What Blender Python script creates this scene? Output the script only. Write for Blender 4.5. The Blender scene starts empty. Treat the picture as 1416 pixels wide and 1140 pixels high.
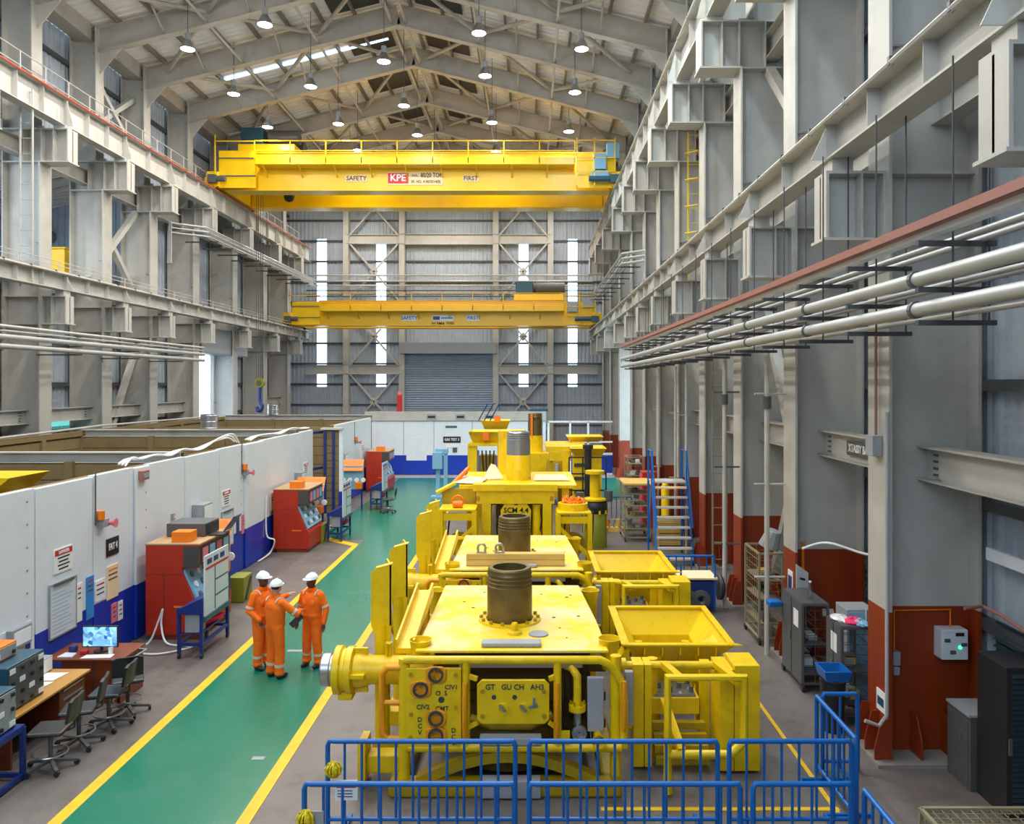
import bpy, math, random
from mathutils import Vector, Matrix, Euler
random.seed(7)
D = bpy.data; C = bpy.context.scene.collection; S = bpy.context.scene
PI = math.pi
# ------------------------------------------------------------------ camera
# level camera 5.4 m above the floor, looking down the hall (+Y)
FPX = 1100.0; CX = 733.0; CY = 531.0; CH = 5.4
cam = D.objects.new('camera', D.cameras.new('camera')); C.objects.link(cam)
cam.location = (0, 0, CH); cam.rotation_euler = (PI/2, 0, 0)
cam.data.sensor_fit = 'HORIZONTAL'; cam.data.sensor_width = 36
cam.data.lens = 36*FPX/1416; cam.data.shift_x = (708-CX)/1416; cam.data.shift_y = (CY-570)/1416
cam.data.clip_end = 400
S.camera = cam
# ------------------------------------------------------------------ sky and exposure
w = D.worlds.new('overcast_sky'); S.world = w; w.use_nodes = True
bg = w.node_tree.nodes['Background']; bg.inputs[0].default_value = (0.66, 0.84, 1.0, 1); bg.inputs[1].default_value = 5.0
S.view_settings.view_transform = 'Standard'; S.view_settings.look = 'None'
S.view_settings.exposure = 0.1; S.view_settings.gamma = 1.0; S.view_settings.use_curve_mapping = False
LAMP_W = 250.0
LAMP_COL = (1.0, 0.94, 0.86)
# ------------------------------------------------------------------ helpers
def V(*a): return Vector(a)
def P(px, py, Y): return Vector(((px-CX)*Y/FPX, Y, CH-(py-CY)*Y/FPX))
def lin(c):
    return tuple(((x/255)/12.92 if x/255 <= .04045 else ((x/255+.055)/1.055)**2.4) for x in c)
class MB:
    def __init__(s): s.v = []; s.f = []
    def add(s, vs, fs):
        n = len(s.v); s.v += [tuple(v) for v in vs]; s.f += [tuple(i+n for i in f) for f in fs]; return s
    def box(s, x0, x1, y0, y1, z0, z1):
        return s.add([(x0,y0,z0),(x1,y0,z0),(x1,y1,z0),(x0,y1,z0),(x0,y0,z1),(x1,y0,z1),(x1,y1,z1),(x0,y1,z1)],
                     [(0,3,2,1),(4,5,6,7),(0,1,5,4),(1,2,6,5),(2,3,7,6),(3,0,4,7)])
    def obox(s, c, a, b, d):
        c = Vector(c); a = Vector(a); b = Vector(b); d = Vector(d)
        vs = [c-a-b-d, c+a-b-d, c+a+b-d, c-a+b-d, c-a-b+d, c+a-b+d, c+a+b+d, c-a+b+d]
        return s.add(vs, [(0,3,2,1),(4,5,6,7),(0,1,5,4),(1,2,6,5),(2,3,7,6),(3,0,4,7)])
    def beam(s, p, q, w, h, up=(0,0,1)):
        p = Vector(p); q = Vector(q); d = q-p; u = Vector(up)
        if abs(d.normalized().dot(u.normalized())) > .99: u = Vector((1,0,0)) if abs(d.normalized().x) < .9 else Vector((0,1,0))
        r = d.cross(u).normalized(); u2 = r.cross(d).normalized()
        return s.obox((p+q)/2, d/2, r*w/2, u2*h/2)
    def ibeam(s, p, q, w, h, t=.03, up=(0,0,1)):
        p = Vector(p); q = Vector(q); d = q-p; u = Vector(up)
        r = d.cross(u).normalized(); u2 = r.cross(d).normalized()
        c = (p+q)/2
        s.obox(c, d/2, r*t*.4, u2*(h/2-t)); s.obox(c+u2*(h/2-t/2), d/2, r*w/2, u2*t/2); s.obox(c-u2*(h/2-t/2), d/2, r*w/2, u2*t/2)
        return s
    def tube(s, pts, r, n=8, closed=False):
        pts = [Vector(p) for p in pts]; m = len(pts); rings = []
        prev = None
        for i, p in enumerate(pts):
            if closed: t = (pts[(i+1) % m]-pts[i-1]).normalized()
            else:
                a = (p-pts[i-1]).normalized() if i else None; b = (pts[i+1]-p).normalized() if i < m-1 else None
                t = (a+b).normalized() if a is not None and b is not None else (a if b is None else b)
            if prev is None:
                ref = Vector((0,0,1)) if abs(t.z) < .9 else Vector((1,0,0))
                x = t.cross(ref).normalized()
            else: x = (prev-t*prev.dot(t)).normalized()
            prev = x; y = t.cross(x)
            k = 1.0
            if not closed and 0 < i < m-1:
                cs = max(.5, math.sqrt(max(.01, (1+a.dot(b))/2))); k = 1/cs if cs > .6 else 1
            rr = r[i] if isinstance(r, (list, tuple)) else r
            rings.append([p+(x*math.cos(2*PI*j/n)+y*math.sin(2*PI*j/n))*rr for j in range(n)])
        vs = [v for ring in rings for v in ring]; fs = []
        for i in range(m if closed else m-1):
            i2 = (i+1) % m
            for j in range(n):
                j2 = (j+1) % n; fs.append((i*n+j, i*n+j2, i2*n+j2, i2*n+j))
        if not closed: fs += [tuple(range(n))[::-1], tuple(range((m-1)*n, m*n))]
        return s.add(vs, fs)
    def lathe(s, p, axis, prof, n=20, cap=True):
        p = Vector(p); t = Vector(axis).normalized()
        ref = Vector((0,0,1)) if abs(t.z) < .9 else Vector((1,0,0))
        x = t.cross(ref).normalized(); y = t.cross(x)
        vs = []; fs = []; m = len(prof)
        for (r, h) in prof:
            vs += [p+t*h+(x*math.cos(2*PI*j/n)+y*math.sin(2*PI*j/n))*max(r, 1e-4) for j in range(n)]
        for i in range(m-1):
            for j in range(n):
                j2 = (j+1) % n; fs.append((i*n+j, i*n+j2, (i+1)*n+j2, (i+1)*n+j))
        if cap: fs += [tuple(range(n))[::-1], tuple(range((m-1)*n, m*n))]
        return s.add(vs, fs)
    def cyl(s, p, q, r, r2=None, n=16):
        p = Vector(p); q = Vector(q); L = (q-p).length
        return s.lathe(p, q-p, [(r, 0), (r if r2 is None else r2, L)], n)
    def prism(s, pts, vec):
        pts = [Vector(p) for p in pts]; n = len(pts); vec = Vector(vec)
        return s.add(pts+[p+vec for p in pts], [tuple(range(n))[::-1], tuple(range(n, 2*n))]+[(i, (i+1) % n, n+(i+1) % n, n+i) for i in range(n)])
    def rib(s, o, u, L, v, H, nrm, pitch=.25, dep=.04):
        # ribbed metal sheet: trapezoid profile along u, extruded along v
        o = Vector(o); u = Vector(u).normalized(); v = Vector(v).normalized(); nrm = Vector(nrm).normalized()
        pr = [(0, 0)]; x = 0.0
        while x < L-1e-6:
            for a, b in ((.5, 0), (.6, 1), (.9, 1), (1.0, 0)):
                xx = x+a*pitch
                if xx < L: pr.append((xx, b*dep))
            x += pitch
        pr.append((L, 0)); n = len(pr)
        vs = [o+u*a+nrm*b for a, b in pr]+[o+u*a+nrm*b+v*H for a, b in pr]
        return s.add(vs, [(i, i+1, n+i+1, n+i) for i in range(n-1)])
    def ell(s, c, rx, ry, rz, n=14, m=9, rot=None):
        c = Vector(c); vs = []; fs = []
        for i in range(m+1):
            th = PI*i/m
            for j in range(n):
                ph = 2*PI*j/n
                q = Vector((rx*math.sin(th)*math.cos(ph), ry*math.sin(th)*math.sin(ph), rz*math.cos(th)))
                if rot: q.rotate(rot)
                vs.append(c+q)
        for i in range(m):
            for j in range(n): fs.append((i*n+j, (i+1)*n+j, (i+1)*n+(j+1) % n, i*n+(j+1) % n))
        return s.add(vs, fs)
    def cap(s, p, q, r, r2=None, n=12):
        # tapered capsule
        r2 = r if r2 is None else r2; p = Vector(p); q = Vector(q); L = (q-p).length; prof = []
        for i in range(5): a = PI/2*i/4; prof.append((r*math.sin(a), -r*math.cos(a)))
        for i in range(5): a = PI/2*i/4; prof.append((r2*math.cos(a), L+r2*math.sin(a)))
        return s.lathe(p, q-p, prof, n)
    def mesh(s, name, off=(0,0,0)):
        me = D.meshes.new(name); o = Vector(off)
        me.from_pydata([tuple(Vector(v)-o) for v in s.v], [], s.f); me.update(); return me
    def build(s, name, mat, parent=None, smooth=False, bev=0, label=None):
        if parent is None:
            xs = [v[0] for v in s.v]; ys = [v[1] for v in s.v]; zs = [v[2] for v in s.v]
            off = Vector(((min(xs)+max(xs))/2, (min(ys)+max(ys))/2, min(zs)))
        else:
            r = parent
            while r.parent: r = r.parent
            off = r.location.copy()
        me = s.mesh(name, off)
        if mat: me.materials.append(mat)
        if smooth:
            me.shade_smooth(); me.set_sharp_from_angle(angle=math.radians(38))
        o = D.objects.new(name, me); C.objects.link(o)
        if parent is None: o.location = off
        else: o.parent = parent
        if bev:
            b = o.modifiers.new('bevel', 'BEVEL'); b.width = bev; b.segments = 2; b.limit_method = 'ANGLE'; b.angle_limit = math.radians(50)
        if label: o['label'] = label
        return o
def tag(o, label, cat, group=None):
    o['label'] = label; o['category'] = cat
    if group: o['group'] = group
    return o
def thing(name, label, cat, loc, group=None):
    o = D.objects.new(name, None); C.objects.link(o); o.location = loc; o.empty_display_size = .2
    return tag(o, label, cat, group)
def struct(o): o['kind'] = 'structure'; return o
def sempty(name, loc=(0,0,0)):
    o = D.objects.new(name, None); C.objects.link(o); o.location = loc; return struct(o)
def copy_tree(o, parent=None):
    c = o.copy(); C.objects.link(c); c.parent = parent
    for ch in list(o.children): copy_tree(ch, c)
    return c
def clone(o, dx=0, dy=0, dz=0, label=None, rz=0):
    c = copy_tree(o); c.location = o.location+Vector((dx, dy, dz)); c.rotation_euler.z = o.rotation_euler.z+rz
    if label: c['label'] = label
    return c
_txt = {}
def text(name, s, size, loc, mat, parent, face='-Y', depth=.004, sx=1.0, bold=.018):
    # lettering as a thin mesh, centred on loc; face = direction it is read from
    cu = D.curves.new(name, 'FONT'); cu.body = s; cu.size = size; cu.align_x = 'CENTER'; cu.align_y = 'CENTER'; cu.extrude = depth; cu.offset = size*bold
    cu.resolution_u = 2
    to = D.objects.new(name, cu); C.objects.link(to)
    me = D.meshes.new_from_object(to.evaluated_get(bpy.context.evaluated_depsgraph_get()))
    D.objects.remove(to); D.curves.remove(cu)
    R = {'-Y': Matrix.Rotation(PI/2, 4, 'X'), '+X': Matrix.Rotation(PI/2, 4, 'Z') @ Matrix.Rotation(PI/2, 4, 'X'),
         '-X': Matrix.Rotation(-PI/2, 4, 'Z') @ Matrix.Rotation(PI/2, 4, 'X'), '+Z': Matrix.Identity(4)}[face]
    r = parent
    while r.parent: r = r.parent
    me.transform(Matrix.Translation(Vector(loc)-r.location) @ R @ Matrix.Diagonal((sx, 1, 1, 1)))
    me.materials.clear(); me.materials.append(mat)
    o = D.objects.new(name, me); C.objects.link(o); o.parent = parent
    return o
def smooth(pts, k=6):
    P_ = [Vector(p) for p in pts]; out = []
    for i in range(len(P_)-1):
        p0 = P_[max(0, i-1)]; p1 = P_[i]; p2 = P_[i+1]; p3 = P_[min(len(P_)-1, i+2)]
        for j in range(k):
            t = j/k; out.append(.5*((2*p1)+(p2-p0)*t+(2*p0-5*p1+4*p2-p3)*t*t+(3*p1-p0-3*p2+p3)*t**3))
    return out+[P_[-1]]
# ------------------------------------------------------------------ materials
def nodes(m): m.use_nodes = True; return m.node_tree.nodes, m.node_tree.links, m.node_tree.nodes['Principled BSDF']
def M(name, c, rough=.5, metal=0.0, var=.12, scale=2.5, dirt=None, dirt_amt=.35, dscale=1.2, bump=0.0, bscale=60, trans=0, spec=.5, lo=.5, hi=.72):
    m = D.materials.new(name); N, L, b = nodes(m); c = lin(c)
    b.inputs['Roughness'].default_value = rough; b.inputs['Metallic'].default_value = metal; b.inputs['Specular IOR Level'].default_value = spec
    tc = N.new('ShaderNodeTexCoord'); nz = N.new('ShaderNodeTexNoise'); nz.inputs['Scale'].default_value = scale; nz.inputs['Detail'].default_value = 5
    L.new(tc.outputs['Object'], nz.inputs['Vector'])
    mx = N.new('ShaderNodeMix'); mx.data_type = 'RGBA'
    mx.inputs[6].default_value = tuple(x*(1-var) for x in c)+(1,); mx.inputs[7].default_value = tuple(min(1, x*(1+var)) for x in c)+(1,)
    L.new(nz.outputs['Fac'], mx.inputs[0]); out = mx.outputs[2]
    if dirt:
        n2 = N.new('ShaderNodeTexNoise'); n2.inputs['Scale'].default_value = dscale; n2.inputs['Detail'].default_value = 8; n2.inputs['Roughness'].default_value = .7
        L.new(tc.outputs['Object'], n2.inputs['Vector'])
        rp = N.new('ShaderNodeMapRange'); rp.inputs[1].default_value = lo; rp.inputs[2].default_value = hi; rp.inputs[4].default_value = dirt_amt
        L.new(n2.outputs['Fac'], rp.inputs[0])
        m2 = N.new('ShaderNodeMix'); m2.data_type = 'RGBA'; L.new(rp.outputs[0], m2.inputs[0]); L.new(out, m2.inputs[6]); m2.inputs[7].default_value = lin(dirt)+(1,)
        out = m2.outputs[2]
    L.new(out, b.inputs['Base Color'])
    if bump:
        n3 = N.new('ShaderNodeTexNoise'); n3.inputs['Scale'].default_value = bscale; L.new(tc.outputs['Object'], n3.inputs['Vector'])
        bp = N.new('ShaderNodeBump'); bp.inputs['Strength'].default_value = bump; bp.inputs['Distance'].default_value = .01
        L.new(n3.outputs['Fac'], bp.inputs['Height']); L.new(bp.outputs[0], b.inputs['Normal'])
    return m
def zoned(name, low, high, z, rough=.5, var=.08, dirt=None):
    # two paints with a level border at height z (world)
    m = M(name, high, rough, var=var, dirt=dirt, dirt_amt=.3); N, L, b = nodes(m)
    src = b.inputs['Base Color'].links[0].from_socket
    g = N.new('ShaderNodeNewGeometry'); sp = N.new('ShaderNodeSeparateXYZ'); L.new(g.outputs['Position'], sp.inputs[0])
    lt = N.new('ShaderNodeMath'); lt.operation = 'LESS_THAN'; lt.inputs[1].default_value = z; L.new(sp.outputs['Z'], lt.inputs[0])
    nz = N.new('ShaderNodeTexNoise'); nz.inputs['Scale'].default_value = 3; nz.inputs['Detail'].default_value = 6
    lo = N.new('ShaderNodeMix'); lo.data_type = 'RGBA'; c = lin(low)
    lo.inputs[6].default_value = tuple(x*.75 for x in c)+(1,); lo.inputs[7].default_value = tuple(min(1, x*1.2) for x in c)+(1,); L.new(nz.outputs['Fac'], lo.inputs[0])
    mx = N.new('ShaderNodeMix'); mx.data_type = 'RGBA'; L.new(lt.outputs[0], mx.inputs[0]); L.new(src, mx.inputs[6]); L.new(lo.outputs[2], mx.inputs[7])
    L.new(mx.outputs[2], b.inputs['Base Color']); return m
def emis(name, c, st):
    m = D.materials.new(name); N, L, b = nodes(m); b.inputs['Emission Color'].default_value = lin(c)+(1,); b.inputs['Emission Strength'].default_value = st
    b.inputs['Base Color'].default_value = lin(c)+(1,); return m
def pane(name, tint=(1,1,1), gl=.1):
    m = D.materials.new(name); N, L, b = nodes(m); N.remove(b); o = N['Material Output']
    t = N.new('ShaderNodeBsdfTransparent'); t.inputs[0].default_value = tint+(1,); g = N.new('ShaderNodeBsdfGlossy'); g.inputs['Roughness'].default_value = .1
    x = N.new('ShaderNodeMixShader'); x.inputs[0].default_value = gl; L.new(t.outputs[0], x.inputs[1]); L.new(g.outputs[0], x.inputs[2]); L.new(x.outputs[0], o.inputs[0]); return m
m_floor = M('concrete_floor', (108,102,100), .42, var=.3, scale=1.1, dirt=(66,61,59), dirt_amt=.7, dscale=1.6, bump=.2, bscale=40)
m_green = M('green_floor_paint', (14,116,92), .26, var=.12, scale=.8, dirt=(60,120,105), dirt_amt=.5, dscale=1.5)
m_line = M('yellow_line_paint', (234,186,8), .5, var=.08, dirt=(150,125,60), dirt_amt=.5, dscale=5)
m_col = zoned('column_paint', (140,50,10), (182,180,174), 2.15, .5, dirt=(128,122,112))
m_steel = M('cream_steel_paint', (188,186,180), .5, var=.07, dirt=(136,130,119), dirt_amt=.45, dscale=1.0)
m_roofst = M('roof_steel_paint', (176,171,163), .55, var=.1, dirt=(126,118,108), dirt_amt=.5)
m_purlin = M('galvanised_purlin', (128,120,108), .5, var=.12)
m_clad = M('grey_cladding', (176,186,198), .5, var=.08, scale=.6, dirt=(120,122,124), dirt_amt=.4)
m_deck = M('roof_deck', (240,238,238), .55, var=.07, scale=.7)
m_conc = M('grout_concrete', (140,136,132), .8, var=.2)
m_girt = M('dark_girt', (72,74,78), .5)
m_dark = M('dark_panel', (66,64,62), .6, var=.2, dirt=(40,38,36))
m_yel = M('machine_yellow', (236,198,0), .36, var=.12, scale=2, dirt=(176,140,6), dirt_amt=.55, dscale=2.2)
m_yeltop = M('weathered_yellow', (238,204,20), .5, var=.12, scale=1.5, dirt=(226,206,158), dirt_amt=.95, dscale=1.4, lo=.44, hi=.62)
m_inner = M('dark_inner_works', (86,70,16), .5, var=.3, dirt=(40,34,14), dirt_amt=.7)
m_yor = M('amber_paint', (238,156,10), .4, dirt=(200,120,10))
m_yeldk = M('oily_yellow', (176,146,8), .45, var=.25, dirt=(70,60,20), dirt_amt=.6)
m_crane = M('crane_yellow', (240,196,0), .35, var=.04, dirt=(200,150,10), dirt_amt=.3)
m_casing = M('bare_casing_steel', (112,98,62), .4, metal=.55, var=.25, scale=3, dirt=(60,54,28), dirt_amt=.6, dscale=2.5)
m_silver = M('machined_steel', (176,178,182), .3, metal=.85, var=.1)
m_anode = M('grey_anode', (158,160,166), .6, var=.1, dirt=(120,120,124))
m_orange = M('orange_paint', (240,124,10), .4)
m_dorange = M('cover_orange', (255,112,10), .85, var=.14, scale=8, dirt=(215,78,0), dirt_amt=.55, dscale=7, bump=.4, bscale=14)
m_refl = M('reflective_band', (205,196,176), .5)
m_blue = M('barrier_blue', (0,98,180), .36, var=.08, dirt=(0,76,150), dirt_amt=.4)
m_panel = zoned('partition_paint', (10,54,176), (222,229,238), 1.16, .42, var=.03, dirt=(205,208,208))
m_pwhite = M('partition_white', (222,229,238), .42, var=.03, dirt=(205,208,208))
m_wood = M('bay_timber', (126,108,72), .7, var=.25, scale=1.2, dirt=(84,70,44), dirt_amt=.6)
m_woodl = M('pale_timber', (214,176,96), .65, var=.15, scale=4)
m_ply = M('beige_sheet', (235,210,170), .7, var=.06)
m_redcab = M('red_cabinet_paint', (176,44,16), .4, var=.08, dirt=(150,34,10))
m_desk = M('desk_brown', (118,54,26), .4, var=.15, scale=3)
m_desktop = M('desk_top_wood', (182,134,62), .4, var=.15, scale=3)
m_black = M('black_plastic', (34,35,37), .45, var=.15)
m_vinyl = M('black_vinyl', (38,41,45), .4, var=.15)
m_teal = M('teal_instrument', (38,78,98), .4, var=.1)
m_grey = M('grey_metal', (150,156,162), .4, var=.08)
m_dgrey = M('dark_grey_metal', (84,86,88), .45, var=.1)
m_white = M('white_sheet', (236,238,240), .45, var=.03)
m_wboard = M('white_board', (214,222,232), .25, var=.05, scale=6)
m_ink = M('black_ink', (24,24,26), .6, var=.0)
m_signred = M('sign_red', (196,34,38), .5, var=.05)
m_signpink = M('sign_pink', (226,120,136), .5, var=.05)
m_signblue = M('sign_blue', (46,140,214), .5, var=.05)
m_navy = M('stand_blue', (20,48,120), .4, var=.1)
m_screen = None
m_pipe = M('grey_pipe', (176,178,178), .4, metal=.25, var=.1)
m_redch = M('red_oxide_channel', (158,104,94), .5, var=.12)
m_redrail = M('red_conductor', (196,84,56), .5)
m_cage = M('cage_wire', (150,144,116), .5, metal=.2, var=.1)
m_olive = M('olive_drum', (134,136,38), .45, var=.1)
m_ltblue = M('light_blue_paint', (126,176,208), .45, var=.08)
m_roller = M('roller_shutter', (150,168,188), .45, var=.06, dirt=(110,124,138))
m_skin = M('skin_brown', (92,58,42), .5, var=.1)
m_skinl = M('skin_light', (196,146,116), .5, var=.1)
m_helmet = M('white_helmet', (240,242,246), .3, var=.02)
m_boot = M('black_boot', (40,38,40), .5)
m_louvre = M('dark_teal_louvre', (36,58,68), .4, var=.1)
m_pink = M('pink_cloth', (236,52,110), .8, var=.1)
m_leaf = M('outdoor_leaf', (120,160,110), .7, var=.3)
m_lens = emis('lamp_lens', (255,246,232), 16)
m_glass = pane('window_pane', (.97,.985,1.0), .08)
m_poly = pane('strip_glazing', (.98,.99,1.0), .06)
m_caution = M('caution_tape', (232,206,20), .6, var=.1, dirt=(30,28,10), dirt_amt=1.0, dscale=30)
def screen_mat():
    m = D.materials.new('monitor_screen'); N, L, b = nodes(m); tc = N.new('ShaderNodeTexCoord'); vo = N.new('ShaderNodeTexVoronoi'); vo.inputs['Scale'].default_value = 16
    L.new(tc.outputs['Object'], vo.inputs['Vector']); r = N.new('ShaderNodeValToRGB'); r.color_ramp.elements[0].color = (.02,.10,.30,1); r.color_ramp.elements[1].color = (.3,.68,1,1)
    r.color_ramp.elements[0].position = .2; r.color_ramp.elements[1].position = .95
    L.new(vo.outputs['Color'], r.inputs[0]); L.new(r.outputs[0], b.inputs['Emission Color']); b.inputs['Emission Strength'].default_value = 1.6; b.inputs['Base Color'].default_value = (.02,.02,.03,1); return m
m_screen = screen_mat()
def trans_mat(name, c):
    m = D.materials.new(name); N, L, b = nodes(m); o = N['Material Output']; t = N.new('ShaderNodeBsdfTranslucent'); t.inputs[0].default_value = lin(c)+(1,)
    b.inputs['Base Color'].default_value = lin(c)+(1,); x = N.new('ShaderNodeMixShader'); x.inputs[0].default_value = .75; L.new(b.outputs[0], x.inputs[1]); L.new(t.outputs[0], x.inputs[2])
    tp = N.new('ShaderNodeBsdfTransparent'); x2 = N.new('ShaderNodeMixShader'); x2.inputs[0].default_value = .22; L.new(x.outputs[0], x2.inputs[1]); L.new(tp.outputs[0], x2.inputs[2]); L.new(x2.outputs[0], o.inputs[0]); return m
m_leafdoor = trans_mat('translucent_door', (250,250,252)); m_lav = trans_mat('translucent_lavender', (196,176,236))
# ------------------------------------------------------------------ the hall
XC = -5.9                                   # centre line of the hall
FY = [-4.9, -.85, 3.2, 7.3, 11.65, 15.65, 19.6, 23.65, 27.75, 31.8, 35.75, 40.3, 45.6, 50.8, 55.8]
Y0 = -7.0; Y1 = 60.4                        # hall ends; sky enters by an added clerestory behind the camera
XW = 12.55                                  # half width to the cladding
EAVE = 18.7; SL = .252                      # underside of rafter at the column, roof slope
def rz_(d): return EAVE+SL*(11-d)           # rafter underside at distance d from the centre line
# floor
fl = MB().box(XC-22, XC+14, Y0-6, Y1+6, -.2, 0).build('floor', m_floor); struct(fl)
gr = MB(); GZ = .006
gr.box(-5.75, -3.61, Y0, 26.75, 0, GZ); gr.box(-7.45, -3.61, 27.55, 45.6, 0, GZ); gr.box(-5.75, -3.61, 26.75, 27.55, 0, GZ); gr.box(-3.61, 6.2, 37, 45.6, 0, GZ)
gp = gr.build('walkway_paint', m_green, fl)
ln = MB(); ln.box(-5.92, -5.75, Y0, 26.6, 0, .008); ln.build('yellow_line', m_line, fl)
ln = MB(); ln.box(-3.61, -3.44, Y0, 36.9, 0, .008); ln.build('yellow_line', m_line, fl)
ln = MB(); ln.prism([(-5.92,26.45,0),(-5.75,26.75,0),(-7.45,28.25,0),(-7.62,27.95,0)], (0,0,.0085)).build('yellow_line', m_line, fl)
ln = MB(); ln.prism([(-7.62,27.95,0),(-7.45,27.95,0),(-7.45,33.0,0),(-7.62,33.0,0)], (0,0,.008)).build('yellow_line', m_line, fl)
MB().box(3.84, 3.9, 9.9, 22, 0, .007).build('yellow_line', m_line, fl)
MB().box(.9, 3.92, 10.05, 10.13, 0, .0075).build('yellow_line', m_line, fl)
MB().box(-8.2, 6, 45.6, 47.1, 0, .006).build('grey_floor_strip', M('pale_floor_strip', (176,172,172), .4), fl)
for (a, b, c_, d_) in ((-4.9, 16.0, .35, .12), (-4.0, 11.4, .18, .1)):
    MB().box(a, a+c_, b, b+d_, 0, .011).build('floor_patch', m_grey, fl)
# end wall: ribbed sheets around four glazed strips and the roller shutter
we = sempty('wall_back', (0, Y1, 0))
px2x = lambda px: (px-CX)*Y1/FPX
WN = [(438, 452.5, 331, 535), (520, 534.5, 336, 535), (717, 731, 336, 535), (785, 798.5, 331, 535)]
winx = [(px2x(a), px2x(b), CH-(d-CY)*Y1/FPX, CH-(c-CY)*Y1/FPX) for a, b, c, d in WN]
TOPZ = 24
edges = [XC-XW]+[x for wn in winx for x in wn[:2]]+[XC+XW]
def roofz(x): return EAVE+1.15+SL*(11-abs(x-XC))
def sheet(x0, x1, z0, z1):
    if z1-z0 > .05: MB().rib((x0, Y1, z0), (1,0,0), x1-x0, (0,0,1), z1-z0, (0,-1,0), .3, .05).build('cladding_sheet', m_clad, we)
for i in range(0, len(edges), 2): 
    a, b = edges[i], edges[i+1]
    if a < XC < b:
        dx0, dx1 = px2x(559), px2x(684)
        sheet(a, dx0, 0, 23); sheet(dx1, b, 0, 23); sheet(dx0, dx1, 8.2, 23)
    else: sheet(a, b, 0, 23)
for k, (a, b, c, d) in enumerate(winx):
    sheet(a, b, 0, c); sheet(a, b, d, 23)
    wd = MB().box(a, b, Y1+.02, Y1+.05, c, d).build('window_%d' % (k+1), m_poly); struct(wd)
    fr = MB()
    fr.box(a-.05, a+.02, Y1-.06, Y1+.06, c, d); fr.box(b-.02, b+.05, Y1-.06, Y1+.06, c, d); fr.build('window_frame', m_clad, wd)
z = 2.2
while z < 22:
    MB().box(XC-XW, XC+XW, Y1-.16, Y1-.06, z, z+.14).build('girt', m_girt, we); z += 1.55
for px in (481, 557.5, 686, 761):
    x = px2x(px); MB().ibeam((x, Y1-.45, 0), (x, Y1-.45, roofz(x)-.2), .42, .5, .04, up=(0,1,0)).build('wind_post', m_steel, we)
LV = [1.65, 6.47, 11.43, 16.27, 21.0]
for (pa, pb) in ((481, 557.5), (686, 761)):
    xa, xb = px2x(pa), px2x(pb)
    for i in range(4):
        for (q0, q1) in (((xa, LV[i]), (xb, LV[i+1])), ((xb, LV[i]), (xa, LV[i+1]))):
            MB().beam((q0[0], Y1-.5, q0[1]), (q1[0], Y1-.5, q1[1]), .12, .28, up=(0,1,0)).build('brace', m_steel, we)
        MB().prism([((xa+xb)/2-.35, Y1-.55, (LV[i]+LV[i+1])/2), ((xa+xb)/2, Y1-.55, (LV[i]+LV[i+1])/2+.35), ((xa+xb)/2+.35, Y1-.55, (LV[i]+LV[i+1])/2), ((xa+xb)/2, Y1-.55, (LV[i]+LV[i+1])/2-.35)], (0,.03,0)).build('gusset', m_steel, we)
for zz in (6.47, 16.27):
    for (xa, xb) in ((XC-11, px2x(481)), (px2x(481), px2x(557)), (px2x(686), px2x(761)), (px2x(761), XC+11)):
        if zz > 10 and (xa < -15 or xb > 4): continue
        MB().ibeam((xa, Y1-.5, zz), (xb, Y1-.5, zz), .4, .7, .04).build('tie_beam', m_steel, we)
MB().ibeam((px2x(557), Y1-.5, 16.27), (px2x(686), Y1-.5, 16.27), .4, .8, .04).build('tie_beam', m_steel, we)
for i, py in enumerate((381, 389, 395, 402, 410)):
    zz = CH-(py-CY)*(Y1-1)/FPX
    MB().tube([(XC-10.8, Y1-1, zz), (XC+10.6, Y1-1, zz)], .07 if i < 2 else .05, 6).build('wall_pipe', m_pipe if i < 3 else m_girt, we)
# roller shutter
dr = sempty('door_1', (px2x(621), Y1-.3, 0)); rs = MB()
dx0, dx1 = px2x(559), px2x(684); zt = 7.65; n = 44
for i in range(n):
    z0 = zt*i/n; rs.prism([(dx0, Y1-.3, z0), (dx0, Y1-.36, z0+zt/n*.5), (dx0, Y1-.3, z0+zt/n)], (dx1-dx0, 0, 0))
o = rs.build('shutter_curtain', m_roller, dr); o['kind'] = 'stuff'
MB().box(dx0-.2, dx1+.2, Y1-.95, Y1-.2, 7.65, 8.5).build('shutter_box', m_grey, dr, bev=.03)
for x in (dx0, dx1): MB().box(x-.12, x+.12, Y1-.5, Y1-.2, 0, 7.65).build('guide_rail', m_grey, dr)
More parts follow.
